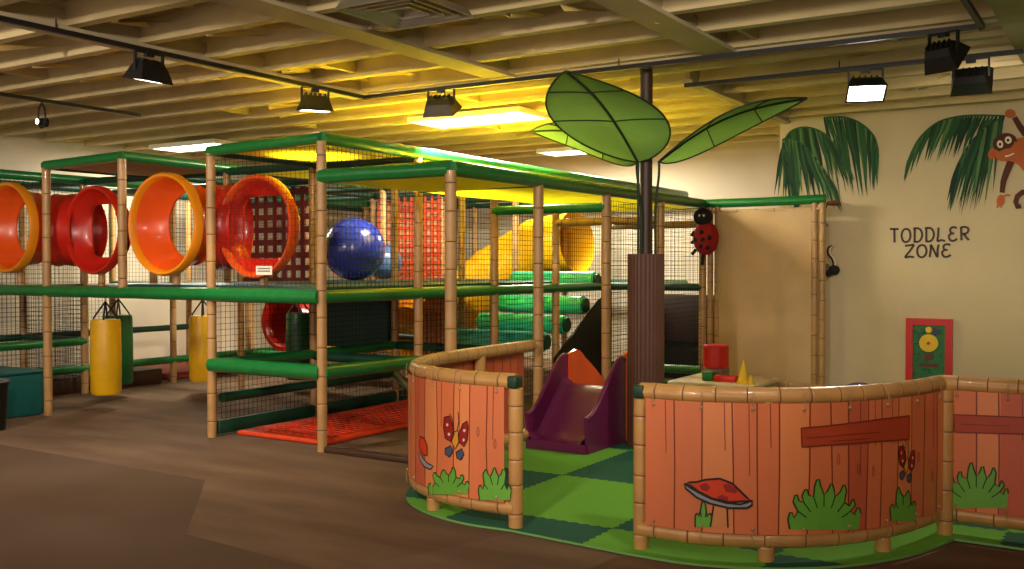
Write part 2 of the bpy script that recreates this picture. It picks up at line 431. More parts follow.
# ------------------------------------------------------------------ play frame
XS = {-2: -12.5, -1: -11.2, 0: -9.88, 1: -8.62, 2: -7.33, 3: -5.95, 4: -4.59}
YS = [6.42, 7.78, 9.14, 10.5, 11.80, 13.2, 14.55]
HR, LR, DK = 2.67, 2.37, 1.335
PF = thing('play_structure', 'large two-storey bamboo-post climbing frame with green padded rails, nets and yellow canopies', 'climbing frame', (-8, 9, 0))
def post(c, r, z0, z1, rad=.043):
    x, y = XS[c], YS[r]
    MB().bamboo(line((x, y, z0), (x, y, z1)), rad, 12, .24, random.uniform(.08, .2)).build('post', [M_bam, M_bamd], PF, loc=(x, y, z0))
for c in (-2, -1, 0, 1, 2, 3):
    for r in range(7):
        if (c, r) == (1, 0): post(c, r, DK, HR); continue
        if c == 1 and r in (1, 2, 3) or c == 0 and r in (1,): post(c, r, DK, HR); continue
        if c == -2 and r in (0,): continue
        if c == 3 and r == 6: continue
        post(c, r, 0, HR if (c, r) != (-2, 0) else HR)
for r in range(5): post(4, r, 0, LR-.02, .046)
def rail(a, b, r=.05, m=None, sag=0):
    a = Vector(a); b = Vector(b); n = max(3, int((b-a).length/.3)); mb = MB()
    P = line(a, b, n); d = (b-a).normalized()
    rr = [r*random.uniform(.96, 1.03) for _ in P]
    for i in range(n):
        pass
    mb.tube([a-d*.0]+P[1:-1]+[b], r, 14, rr=rr)
    return mb.build('rail', m or M_green, PF, loc=a)
def X(c): return XS[c]
# roof rails
rail((X(0)-.02, YS[0], HR), (X(1), YS[0], HR+.03), .05); rail((X(1), YS[0], HR+.03), (X(1), YS[3], HR+.0), .05)
rail((X(0), YS[0], HR), (X(0), YS[6], HR), .045, M_dgreen)
rail((X(-1), YS[0], HR), (X(-1), YS[6], HR), .055); rail((X(-2), YS[0], HR), (X(-2), YS[6], HR), .05, M_dgreen)
rail((X(2)-.02, YS[0], HR), (X(3), YS[0], HR+.03), .05)
rail((X(3), YS[0], HR+.03), (X(3), YS[6], HR+.03), .058)
rail((X(2), YS[0], HR), (X(2), YS[6], HR), .045, M_dgreen)
for r in range(1, 7): rail((X(-2), YS[r], HR-.02), (X(3), YS[r], HR-.02), .045, M_dgreen)
# low roof
rail((X(3), YS[0], LR), (X(4), YS[0], LR), .062); rail((X(4), YS[0], LR), (X(4), YS[4], LR), .06)
rail((X(3), YS[0], LR), (X(3), YS[4], LR), .045, M_dgreen)
for r in (1, 3, 4): rail((X(3), YS[r], LR-.02), (X(4), YS[r], LR-.02), .04, M_dgreen)
rail((X(3), YS[2], 2.2), (X(4), YS[2], 2.2), .05); 
for r, z in ((3, 2.12), (4, 2.12)):
    MB().bamboo(line((X(3), YS[r], z), (X(4), YS[r], z)), .045, 12).build('rail', [M_bam, M_bamd], PF)
# deck rails
rail((X(-2), YS[0], DK), (X(0), YS[0], DK), .062); rail((X(0), YS[0], DK), (X(2), YS[0], DK), .062); rail((X(2), YS[0]-.02, DK), (X(3), YS[0]-.02, DK), .068)
rail((X(3), YS[0], DK), (X(3), YS[2], DK), .06); rail((X(3), YS[2], DK), (X(3), YS[6], DK), .055)
for r in (2, 4, 6): rail((X(-2), YS[r], DK), (X(3), YS[r], DK), .05, M_dgreen)
rail((X(3), YS[4], DK), (X(4), YS[4], DK), .05, M_dgreen)
# low rails
rail((X(2), YS[0], .68), (X(3), YS[0], .68), .07); rail((X(3), YS[0], .68), (X(3), YS[1], .67), .065)
rail((X(2), YS[0], .68), (X(2), YS[2], .68), .05); rail((X(2)+.02, YS[0]+.1, .36), (X(2)+.02, YS[2], .36), .045, M_dgreen)
rail((X(2), YS[1], .66), (X(3), YS[1], .66), .05, M_dgreen)
rail((X(3), YS[1], .34), (X(2), YS[2], .34), .05); rail((X(2), YS[2], .68), (X(3), YS[2], .68), .05, M_dgreen)
rail((X(-1), YS[0]-.4, .66), (X(-1), YS[1], .66), .05); rail((X(-1), YS[0], .32), (X(-1), YS[4], .32), .05)
rail((X(-2), YS[0], .66), (X(-2), YS[3], .66), .045, M_dgreen); rail((X(-1), YS[1], .66), (X(-2), YS[1], .66), .045, M_dgreen)
rail((X(3), YS[4], .30), (X(4), YS[4], .30), .055); rail((X(3), YS[4], .12), (X(4), YS[4], .12), .05)
rail((X(-1), YS[3], .32), (X(0), YS[3], .32), .045); rail((X(0), YS[3], .66), (X(2), YS[3], .66), .045, M_dgreen)
# side pad along floor of the front bay
MB().box((X(2)-.03, YS[0]+.05, .02), (X(2)+.04, YS[2]+.2, .15), bev=.02).build('kick_pad', M_dgreen, PF, loc=(X(2), YS[0], 0))
MB().box((X(-2), YS[0]+.1, 0), (X(-1)-.1, YS[2]-.1, .2), bev=.02).build('kick_pad', M_brown, PF, loc=(X(-2), YS[0], 0))
# decks
def deck(c0, c1, r0, r1, z=DK-.02, y0=None, y1=None):
    a = YS[r0] if y0 is None else y0; b = YS[r1] if y1 is None else y1
    MB().box((X(c0)+.03, a+.03, z-(.12 if z > 1.4 else .04)), (X(c1)-.03, b-.03, z), bev=.015).build('deck_pad', M_dteal, PF, loc=(X(c0), a, z))
for r in range(0, 3): deck(-2, -1, r, r+1)
for c in (1,):
    for r in range(0, 4): deck(c, c+1, r, r+1, 1.42)
for yb_, ca, cb in ((7.10, -1, 0), (8.54, -1, 1), (9.35, 0, 1)): rail((X(ca), yb_, DK), (X(cb), yb_, DK), .035, M_dgreen)
rail((X(-1), YS[0], DK), (X(-1), YS[3], DK), .045, M_dgreen); rail((X(0), YS[0], DK), (X(0), YS[3], DK), .045, M_dgreen); rail((X(1), YS[0], DK), (X(1), YS[3], DK), .045, M_dgreen)
for r in (0, 1, 2): deck(2, 3, r, r+1, 1.42)
deck(2, 3, 4, 5)
# upright pad on the deck edge behind the ball
MB().box((-8.5, 9.16, .62), (-7.46, 9.26, 1.25), bev=.02).build('wall_pad', M_dteal, PF, loc=(-8.5, 9.1, .6))
MB().box((X(3)+.05, 13.1, .55), (X(4)+.4, 13.2, 1.2), bev=.02).build('wall_pad', mat('dark_purple_pad', (54, 36, 40), .6), PF, loc=(X(3), 13.1, .55))
MB().box((X(3)+.05, 13.22, 0), (X(4)+.5, 13.3, .55), bev=.02).build('wall_pad', M_black, PF, loc=(X(3), 13.2, 0))
# nets
def net(a, b, z0, z1, m=None, pitch=.055, r=.0026):
    a = Vector(a); b = Vector(b); L = (b-a).length; d = (b-a)/L; mb = MB(); nrm = Vector((-d.y, d.x))
    def strand(p, q, e1, e2):
        vs = []
        for P in (p, q):
            for an in (0, 2.094, 4.189): vs.append(P+(e1*math.cos(an)+e2*math.sin(an))*r)
        mb.add(vs, [(0, 1, 4, 3), (1, 2, 5, 4), (2, 0, 3, 5)])
    D3 = Vector((d.x, d.y, 0)); N3 = Vector((nrm.x, nrm.y, 0)); U = Vector((0, 0, 1)); A = Vector((a.x, a.y, 0))
    n = int(L/pitch)
    for i in range(n+1):
        p = A+D3*(L*i/n); strand(p+U*z0, p+U*z1, D3, N3)
    n = int((z1-z0)/pitch)
    for i in range(n+1):
        z = z0+(z1-z0)*i/n; strand(A+U*z, A+D3*L+U*z, U, N3)
    return mb.build('net_panel', m or M_net, PF, smooth=False, loc=(a.x, a.y, z0))
net((X(2), YS[0]+.03), (X(3), YS[0]+.03), DK, HR-.03, r=.0018)
for r in range(0, 4): net((X(3)-.02, YS[r]), (X(3)-.02, YS[r+1]), DK, HR, r=.0032)
for r in range(1, 4): net((X(3)-.02, YS[r]), (X(3)-.02, YS[r+1]), .1, DK, r=.0032)
for r in range(0, 5): net((X(-2), YS[r]), (X(-2), YS[r+1]), .1 if r < 2 else DK, HR)
for c in range(-2, 3): net((X(c), YS[6]), (X(c+1), YS[6]), .1 if c > 0 else DK, HR)
net((X(-1), YS[0]), (X(-1), YS[1]), .1, DK); net((X(-1), YS[0]), (X(-1), YS[1]), DK, HR); net((X(-2), YS[1]), (X(-1), YS[1]), .1, DK)
net((X(-1), YS[3]), (X(0), YS[3]), DK, HR); net((X(0), YS[1]), (X(0), YS[2]), DK, HR)
for r in (0, 1): net((X(2), YS[r]), (X(2), YS[r+1]), .1, DK)
net((X(0), YS[3]), (X(1), YS[3]), .1, DK); net((X(1), YS[3]), (X(2), YS[3]), .1, HR); net((X(2), YS[2]), (X(3), YS[2]), .1, DK, M_tannet)
for r in (2, 3): net((X(4), YS[r]), (X(4), YS[r+1]), .1, LR-.1, None)
net((X(3), YS[5]), (X(4), YS[5]), DK, LR); net((X(3), YS[4]), (X(3), YS[5]), .1, HR)
# canopies
def canopy(x0, x1, y0, y1, z, m, sag=.05):
    mb = MB(); n = 6; rings = []
    for i in range(n+1):
        rings.append([(x0+(x1-x0)*i/n, y0+(y1-y0)*j/n, z-sag*math.sin(PI*i/n)*math.sin(PI*j/n)) for j in range(n+1)])
    mb.loft(rings, 0, False, closed=False)
    return mb.build('canopy', m, PF, loc=(x0, y0, z))
canopy(X(0), X(1), YS[0], YS[1], HR-.02, M_tan)
for r in range(0, 3):
    canopy(X(2), X(3), YS[r], YS[r+1], HR, M_yel)
canopy(X(1), X(2), YS[1], YS[2], HR-.01, M_yel)
for r in range(0, 4): canopy(X(3)+.02, X(4)-.02, YS[r]+.02, YS[r+1]-.02, LR-.05, M_yel, .06)
# lattice screens of woven straps
def lattice(x0, x1, y, z0, z1, m, pitch=.16, w=.07):
    mb = MB(); x = x0
    while x < x1: mb.box((x, y-.004, z0), (x+w, y+.004, z1)); x += pitch
    z = z0
    while z < z1: mb.box((x0, y-.012, z), (x1, y-.004, z+w)); z += pitch
    return mb.build('strap_screen', m, PF, smooth=False, loc=(x0, y, z0))
lattice(-10.0, -8.5, 9.2, 1.38, 2.6, mat('red_strap', (120, 28, 16), .6), .16, .075)
lattice(-9.75, -8.55, 11.75, 1.38, 2.62, mat('orange_strap', (226, 74, 28), .6), .125, .048)
MB().box((-9.75, 11.95, 1.4), (-8.6, 12.02, 2.55), bev=.02).build('wall_pad', mat('peach_pad', (250, 214, 150), .6), PF, loc=(-9.7, 11.95, 1.4))
# dark sill board
o = MB().box((X(3)+.05, YS[0]-.04, 0), (X(4)-.04, YS[0]+.04, .05), bev=.01).build('sill_board', M_brown, PF, loc=(X(3), YS[0], 0))
# white notice on the front net
p0 = at_Y(253, 266, YS[0]-.09); p1 = at_Y(269, 275, YS[0]-.09)
b = MB(); b.box((p0.x, YS[0]-.055, p1.z), (p1.x, YS[0]-.05, p0.z)); 
for i in range(2):
    zz = p1.z+(p0.z-p1.z)*(.35+.3*i); b.box((p0.x+.02, YS[0]-.0565, zz), (p1.x-.02, YS[0]-.055, zz+.012), 1)
b.build('notice_plate', [mat('notice_white', (225, 215, 195), .5), mat('notice_grey', (120, 110, 100), .5)], PF, smooth=False)

# ------------------------------------------------------------------ crawl tubes
def crawl(xa, ya, ra, xb, yb, rb, za, zb, rima, rimb, inner_a, inner_b, label, fb):
    t = thing('crawl_tube', label, 'crawl tube', ((xa+xb)/2, 6.8, DK), 'crawl tubes on the upper deck')
    def mouth(x, y, z, r, rim, inn, L, hole, f, sq=0):
        n = 40
        b = MB(); b.lathe([(r*.90, 0), (r*.82, L*.35), (r*.75, L*.8), (r*hole, L), (r*hole, L+.02), (r*.80, L+.02)], (x, y, z), 'Y', n)
        for i, q in enumerate((0, .2, .6, 1, 1, 1)):
            for k in range(n):
                vx, vy, vz = b.v[i*n+k]
                if sq and i in (3, 4):
                    a_ = 2*PI*k/n; g = .92/((abs(math.cos(a_))**6+abs(math.sin(a_))**6)**(1/6)); vx = x+(vx-x)*g; vz = z+(vz-z)*g
                b.v[i*n+k] = (vx+f*q, vy, vz)
        b.build('throat', inn, t, loc=(x, y, z))
        b = MB(); b.lathe([(r*.88, .03), (r*.89, -.01), (r*.93, -.04), (r*.97, -.045), (r, -.02), (r, .05), (r*.96, .07), (r*.88, .05)], (x, y, z), 'Y', 44)
        b.build('rim', rim, t, loc=(x, y, z))
        b = MB(); b.lathe([(r*.95, .06), (r*.86, L*.6), (r*.80, L+.02)], (x, y, z), 'Y', 36); b.build('shell', inn, t, loc=(x, y, z))
    mouth(xa, ya, za, ra, rima, inner_a, .26, .66, .06); mouth(xb, yb, zb, rb, rimb, inner_b, .15, .66, fb, 1)
    b = MB(); rr = min(ra, rb)*.84; P = line((xa+.25, ya+.44, (za+zb)/2), (xb-.52, yb+.30, (za+zb)/2), 9)
    rad = [rr*(1.03 if i % 4 == 0 else 1) for i in range(len(P))]
    b.tube(P, rr, 30, caps=False, rr=rad); b.build('cross_tube', M_red, t)
    for x, y, z, r in ((xa, ya, za, ra), (xb, yb, zb, rb)):
        MB().bamboo(line((x, max(y, 6.42)+.08, DK-.02), (x, max(y, 6.42)+.08, z-r*.86)), .035, 10).build('support_stub', [M_bam, M_bamd], t, loc=(x, y, DK))
        MB().box((x-.05, max(y, 6.42)+.03, DK+.02), (x+.05, max(y, 6.42)+.13, DK+.05)).build('bracket', M_brown, t, smooth=False)
crawl(-10.50, 6.36, .50, -9.40, 6.66, .47, 2.02, 1.98, M_rim, M_red, M_org, M_red, 'red crawl tube with an amber flared mouth, leftmost in the frame', .02)
crawl(-7.91, 6.36, .495, -6.94, 6.62, .485, 2.00, 1.965, M_rim, M_org, M_org, M_red, 'orange and red crawl tube between the two middle front posts', -.05)
# lower red tube
t = thing('tunnel', 'red tube mouth under the deck, partly hidden by the dark green bag', 'crawl tube', (-9.3, 10.0, .5))
c = at_Y(284, 322, 9.9)
MB().lathe([(.30, .05), (.30, .9), (.36, .9), (.36, .05), (.40, .02), (.40, -.03), (.34, -.03), (.30, .05)], c, 'Y', 32).build('tube', M_red, t)
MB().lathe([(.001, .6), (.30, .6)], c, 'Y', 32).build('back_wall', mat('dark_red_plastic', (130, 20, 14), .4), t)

# ------------------------------------------------------------------ yellow tube slide
t = thing('tube_slide', 'yellow spiral tube slide behind the black nets', 'slide', (-8.4, 12.6, 0))
P = crom([(-6.95, 12.9, 1.95), (-7.64, 12.95, 1.86), (-8.3, 12.75, 1.45), (-8.75, 12.35, .98), (-8.96, 11.95, .72), (-9.0, 11.6, .58)], 7)
b = MB(); rad = [.44*(1.05 if i % 7 == 0 else 1) for i in range(len(P))]
b.tube(P, .44, 28, caps=False, rr=rad); b.build('tube', M_yelp, t)
b = MB(); b.lathe([(.40, .0), (.46, -.04), (.50, 0), (.46, .05)], (-9.0, 11.55, .62), 'Y', 30); b.build('mouth_ring', M_rim, t)
b = MB(); R_ = []
for i in range(7):
    y = 11.5-i*.22; z = .52-.03*i
    R_.append([(-9.0+.42*math.cos(a), y, z+.36+.36*math.sin(a)) for a in [PI+PI*j/10 for j in range(11)]])
b.loft(R_, 0, False, closed=False); b.build('exit_chute', M_yelp, t)
t2 = thing('arched_panel', 'amber arched ribbed panel behind the net left of the curved fence', 'play panel', (-7, 8.9, 0))
p0 = at_Y(419, 355, 9.7); p1 = at_Y(441, 355, 9.7); pt = at_Y(430, 298, 9.7)
w = (p1.x-p0.x)/2+.1; cx = (p0.x+p1.x)/2+.1
pts = [(cx+w*math.cos(a), 9.7, pt.z-w+w*math.sin(a)) for a in [PI*i/16 for i in range(17)]]
pts = [(cx+w, 9.7, .1)]+pts+[(cx-w, 9.7, .1)]
b = MB(); b.prism(pts, (0, 0, 0), (0, .05, 0)); b.build('board', mat('amber_board', (214, 128, 44), .5, .1, 4), t2, smooth=False)
b = MB(); b.tube(pts, .03, 10); b.build('edge_pad', M_rim, t2)
b = MB()
for i in range(5):
    xx = cx-w+.12+i*(2*w-.2)/5; b.box((xx, 9.685, .2), (xx+.02, 9.7, pt.z-w*.6))
b.build('rib', mat('amber_dark', (150, 80, 26), .5), t2, smooth=False)

# ------------------------------------------------------------------ roller stair
t = thing('roller_stair', 'stair of fat green foam rollers climbing to the deck behind the nets', 'climber', (-6.6, 11, 0))
for (pxr, Yr, z) in ((548, 10.3, .695), (568, 10.8, .875), (587, 11.3, 1.10), (600, 11.62, 1.41)):
    MB().lathe([(.03, 0), (.10, 0), (.118, .02), (.118, 1.25), (.10, 1.27), (.03, 1.27)], (-7.25, Yr, z), 'X', 20, caps=True).build('roller', M_roll, t, loc=(-7.25, Yr, z))
    MB().lathe([(.03, 0), (.09, 0), (.09, .03), (.03, .03)], (-5.98, Yr, z), 'X', 18, caps=True).build('end_cap', M_dgreen, t, loc=(-5.98, Yr, z))
MB().prism([(-5.9, 10.35, .02), (-5.9, 11.85, .02), (-5.9, 11.85, 1.28), (-5.9, 11.5, 1.16), (-5.9, 10.35, .50)], (0, 0, 0), (.03, 0, 0)).build('side_panel', M_black, t, smooth=False)

# ------------------------------------------------------------------ balls
def ball_obj(px, py, s, r, m, label, group=None):
    p = at_s(px, py, s); p.z = 1.42+r
    o = MB().ball(p, r, 40).build('play_ball', m, loc=(p.x, p.y, p.z-r)); return tag(o, label, 'ball', group)
M_blue = mat('blue_ball', (30, 46, 140), .2, .05, 3, coat=.3)
ball_obj(354, 246, 80, .39, M_blue, 'large glossy blue ball on the deck behind the net')
ball_obj(384, 252, 74, .24, mat('pale_blue_ball', (70, 100, 160), .3), 'paler blue ball peeking out right of the large blue ball')

# ------------------------------------------------------------------ punching bags
def bag(x, y, z0, z1, r, m, label):
    t = thing('punching_bag', label, 'punching bag', (x, y, z0), 'punching bags hanging under the deck')
    H = z1-z0
    MB().lathe([(.02, z0), (r*.9, z0), (r, z0+.03), (r*1.02, z0+H*.5), (r*.98, z1-.04), (r*.93, z1), (.02, z1)], (x, y, 0), 'Z', 28, caps=True).build('bag_body', m, t, loc=(x, y, z0))
    b = MB(); top = DK-.03
    for k in range(4):
        a = PI/4+k*PI/2; b.tube([(x+r*.8*math.cos(a), y+r*.8*math.sin(a), z1-.06), (x+r*.75*math.cos(a), y+r*.75*math.sin(a), z1+.02), (x, y, z1+.2)], .011, 6)
    b.build('strap', M_black, t)
    b = MB(); z = z1+.2; i = 0
    while z < top:
        P = [Vector((x+(.012*math.cos(a) if i % 2 else 0), y+(0 if i % 2 else .012*math.cos(a)), z+.02+.02*math.sin(a))) for a in [2*PI*j/10 for j in range(11)]]
        b.tube(P, .004, 5, caps=False); z += .03; i += 1
    b.build('chain', mat('steel', (150, 145, 135), .35, metal=.9), t)
bag(-9.84, 7.10, .16, 1.00, .165, M_ybag, 'yellow punching bag hanging at the front under the deck')
bag(-10.56, 7.80, .16, 1.0, .165, M_gbag, 'green punching bag hanging behind the front yellow bag')
bag(-9.91, 8.54, .16, .98, .165, M_ybag, 'yellow punching bag half hidden behind the second tall post')
bag(-9.05, 9.35, .16, 1.0, .17, M_gbag, 'dark green punching bag in front of the red tube mouth')

# ------------------------------------------------------------------ mats and boxes around the frame
b = MB(); b.box((-7.22, 6.62, .003), (-6.1, 9.3, .045), bev=.015)
for i in range(27):
    y = 6.75+i*.095; b.box((-7.12, y, .045), (-6.2, y+.05, .055), 1)
for i in range(10):
    x = -7.12+i*.1; b.box((x, 6.75, .045), (x+.03, 9.2, .052), 1)
tag(b.build('floor_mat', [M_redmat, mat('orange_mat_rib', (196, 52, 16), .5)], smooth=False, loc=(-6.6, 8, 0)), 'orange ribbed rubber mat lying under the front bay of the frame', 'mat')
b = MB(); b.box((-12.9, 9.3, .01), (-11.5, 11.8, .09), bev=.02)
tag(b.build('floor_mat', mat('dull_red_mat', (150, 52, 40), .6), loc=(-12.2, 10.5, 0)), 'dull red mat on the floor at the far left wall', 'mat')
t = thing('foam_box', 'teal vinyl box beside the leftmost front post', 'play box', (-10.7, 6, 0))
MB().box((-11.15, 5.4, 0), (-10.0, 6.46, .45), bev=.03).build('box_body', M_teal, t, loc=(-10.7, 6, 0))
MB().box((-11.16, 5.39, .45), (-9.99, 6.47, .48), bev=.014).build('lid', M_teal, t, loc=(-10.7, 6, .4))
# black bin cut by the left edge
p = at_z(-8, 430, 0)
t = thing('litter_bin', 'black bin cut off by the left edge of the photo', 'bin', (p.x, p.y, 0))
MB().lathe([(.02, 0), (.12, 0), (.145, .42), (.155, .44), (.155, .47), (.14, .47), (.11, .05), (.02, .05)], (p.x, p.y, 0), 'Z', 24, caps=False).build('bin_body', M_black, t, loc=p)
b = MB(); b.tube([(p.x+.15*math.cos(a), p.y+.15*math.sin(a), .475) for a in [2*PI*i/28 for i in range(29)]], .012, 8, caps=False); b.build('rim', mat('grey_rim', (110, 105, 98), .4), t)

# ------------------------------------------------------------------ toddler zone foam floor
FL = [(-3.185, 5.13), (-3.52, 5.12), (-3.87, 5.22), (-4.16, 5.42), (-4.35, 5.72), (-4.46, 6.1), (-4.5, 6.7), (-4.52, 7.55)]
FR = [(-2.35, 5.12), (-2.02, 5.13), (-1.68, 5.26), (-1.40, 5.48), (-1.19, 5.79), (-1.07, 6.10), (-.99, 6.41)]
FE = [(-.99, 6.41), (0, 6.36), (1.2, 6.3)]
def v3(P, z=0): return [Vector((x, y, z)) for x, y in P]
def offset(P, d):           # P dense Vector list in the plane; positive = right-hand side when walking
    out = []
    for i, p in enumerate(P):
        t = (P[min(i+1, len(P)-1)]-P[max(i-1, 0)]).normalized(); out.append(p+Vector((t.y, -t.x, 0))*d)
    return out
cl = crom(v3(FL), 8); cr = crom(v3(FR), 8); ce = crom(v3(FE), 8)
ml = offset(cl, -.07); mr = offset(cr, .13); me_ = offset(ce, .13)
for P in (ml, mr, me_):
    pass
outline = [Vector((-4.72, 11.6, 0)), Vector((-4.72, 8.0, 0))]+list(reversed(ml))[3:]+mr[:-3]+me_[6:]+[Vector((1.2, 11.8, 0))]
n = len(outline); b = MB()
b.add([(p.x, p.y, .018) for p in outline], [tuple(range(n))], 0)
b.loft([[(p.x, p.y, .004) for p in outline], [(p.x, p.y, .018) for p in outline]], 1)
tag(b.build('foam_floor_mat', [M_foam, M_foamedge], smooth=False), 'green two-tone interlocking foam floor of the toddler zone', 'mat')

# ------------------------------------------------------------------ fences
WOOD = [mat('plank_print_a', (216, 118, 72), .38, .07, 3, coat=.2, stretch=(1, 1, .2)), mat('plank_print_b', (200, 96, 62), .38, .07, 3, coat=.2, stretch=(1, 1, .2)), mat('plank_print_c', (226, 136, 82), .38, .07, 3, coat=.2, stretch=(1, 1, .2)), mat('plank_ink', (122, 44, 22), .45)]
M_bush = mat('bush_print', (104, 172, 60), .4, .06, 6); M_gink = mat('green_ink', (16, 52, 18), .5)
M_cap = mat('cap_print', (214, 62, 22), .4); M_grey = mat('grey_print', (150, 150, 158), .4); M_stalk = mat('stalk_print', (214, 140, 80), .4)
M_brace = mat('brace_print', (176, 66, 36), .4, .1, 4); M_dred = mat('dark_red_print', (156, 26, 20), .4); M_wink = mat('outline_ink', (26, 12, 14), .5)
M_bluep = mat('blue_print', (70, 84, 110), .4); M_gold = mat('gold_print', (222, 150, 50), .4)
class Surf:
    """vertical curved sheet over a dense planar path"""
    def __init__(s, path):
        s.P = path; s.L = [0]
        for a, b in zip(path, path[1:]): s.L.append(s.L[-1]+(b-a).length)
    def at(s, u, z, off=0):
        L = s.L; u = min(max(u, 0), L[-1]); i = 0
        while i < len(L)-2 and u > L[i+1]: i += 1
        f = (u-L[i])/(L[i+1]-L[i]); p = s.P[i].lerp(s.P[i+1], f); t = (s.P[i+1]-s.P[i]).normalized()
        t0 = (s.P[i]-s.P[i-1]).normalized() if i > 0 else t; t2_ = (s.P[min(i+2, len(s.P)-1)]-s.P[i+1]).normalized() if i+2 < len(s.P) else t
        n0 = (t0+t).normalized(); n1 = (t+t2_).normalized(); tt = n0.lerp(n1, f)
        q = p+Vector((tt.y, -tt.x, 0))*off*s.side; return Vector((q.x, q.y, z))
    side = 1
    def uv(s, px, py):
        best = None; N = 400
        for i in range(N+1):
            u = s.L[-1]*i/N; p = s.at(u, .5, .0); q = proj(p); e = abs(q[0]-px)
            t = s.at(min(u+.01, s.L[-1]), .5)-s.at(max(u-.01, 0), .5)
            nn = Vector((t.y, -t.x, 0))*s.side
            if nn.dot(O-p) <= 0: continue
            if best is None or e < best[0]: best = (e, u, p)
        _, u, p = best; d = ray(px, py); k = Vector((p.x, p.y)).length/Vector((d.x, d.y)).length
        return (u, O.z+d.z*k)
def decal(mb, surf, poly, off, mi=0, step=.03, ispx=True):
    P = [Vector(surf.uv(*q)) if ispx else Vector(q) for q in poly]
    x0 = min(p.x for p in P); x1 = max(p.x for p in P); y0 = min(p.y for p in P); y1 = max(p.y for p in P)
    # densify edges
    E = []
    for i, p in enumerate(P):
        q = P[(i+1) % len(P)]; n = max(1, int((q-p).length/step))
        for k in range(n): E.append(p.lerp(q, k/n))
    pts = list(E); edges = [(i, (i+1) % len(E)) for i in range(len(E))]
    x = x0+step
    while x < x1:
        y = y0+step
        while y < y1:
            pts.append(Vector((x, y))); y += step*1.5
        x += step
    V, _, Fc, *_r = delaunay_2d_cdt([Vector((p[0], p[1])) for p in pts], edges, [list(range(len(E)))], 1, 1e-5)
    mb.add([surf.at(v[0], v[1], off) for v in V], [tuple(f) for f in Fc], mi)
    return P
def stroke(mb, surf, P, w, off, mi=0, closed=False):
    P = [Vector(p) for p in P]
    if closed: P = P+[P[0]]
    D_ = []
    for a, b in zip(P, P[1:]):
        n = max(1, int((b-a).length/.03))
        for k in range(n): D_.append(a.lerp(b, k/n))
    D_.append(P[-1]); L, Rr = [], []
    for i, p in enumerate(D_):
        t = (D_[min(i+1, len(D_)-1)]-D_[max(i-1, 0)])
        if closed and i in (0, len(D_)-1): t = D_[1]-D_[-2]
        t = t.normalized() if t.length > 0 else Vector((1, 0)); nrm = Vector((-t.y, t.x))*w/2
        L.append(surf.at(*(p+nrm), off)); Rr.append(surf.at(*(p-nrm), off))
    mb.loft([L, Rr], mi, False, closed=False)
def bush_poly(cx, by, w, h, n=7):
    pts = [(cx-w/2, by)]
    for i in range(n):
        a = PI-PI*(i+.5)/n; lean = math.cos(a)
        tx = cx+w/2*math.cos(a)*1.0; ty = by-h*(.25+.75*math.sin(a))-(h*.05 if i % 2 else -h*.04)
        nw = w/n*.34; rx, ry = -math.sin(0), 0
        pts += [(tx-nw*1.1+lean*0, ty+h*.14), (tx-nw*.3, ty+h*.01), (tx+nw*.4, ty), (tx+nw, ty+h*.12)]
        a2 = PI-PI*(i+1)/n
        if i < n-1: pts.append((cx+w/2*math.cos(a2)*.84, by-h*(.22+.75*math.sin(a2))*.74))
    pts.append((cx+w/2, by)); return pts
def bush(parent, surf, cx, by, w, h, n=7):
    b = MB(); P = decal(b, surf, bush_poly(cx, by, w, h, n), .004, 0)
    stroke(b, surf, P[:-1], .008, .006, 1)
    rs_ = random.Random(int(cx))
    for i in range(n-1):
        a = PI-PI*(i+1)/n; q0 = Vector((cx+w/2*math.cos(a)*.84, by-h*(.22+.75*math.sin(a))*.74)); q1 = q0.lerp(Vector((cx, by)), .35)
        stroke(b, surf, [surf.uv(*q0), surf.uv(*q1)], .006, .006, 1)
    o = b.build('bush_print', [M_bush, M_gink], parent, smooth=False); o['label'] = 'printed green bush with dark outline'
def butterfly(parent, surf, cx, cy, sx, sy):
    b = MB()
    def T(P): return [(cx+x*sx, cy+y*sy) for x, y in P]
    wings = [([(-12,-22),(-7,-23),(-3,-12),(-2,-4),(-5,4),(-11,0),(-13,-12)], 0), ([(12,-18),(13,-12),(12,2),(8,9),(3,4),(3,-4),(7,-15)], 0),
             ([(-11,11),(-6,8),(-3,13),(-7,20),(-11,17)], 1), ([(0,15),(6,11),(8,17),(5,23),(1,21)], 1), ([(-3,-6),(2,-8),(3,4),(-1,12),(-5,3)], 2)]
    for P, mi in wings:
        Q = decal(b, surf, T(P), .004, mi, .02); stroke(b, surf, Q, .007, .006, 3, True)
    for P in (((-2,-8),(-4,-20),(-7,-26)), ((1,-8),(3,-18),(2,-28))): stroke(b, surf, [surf.uv(*q) for q in T(P)], .005, .006, 3)
    for x, y in ((-9,-14),(-7,-4),(9,-8),(8,2)): decal(b, surf, [(cx+(x+1.2*math.cos(a))*sx, cy+(y+1.8*math.sin(a))*sy) for a in [PI/3*i for i in range(6)]], .006, 4, .02)
    o = b.build('butterfly_print', [M_dred, M_bluep, M_gold, M_wink, mat('white_print', (225, 205, 190), .5)], parent, smooth=False); o['label'] = 'printed red and blue butterfly'
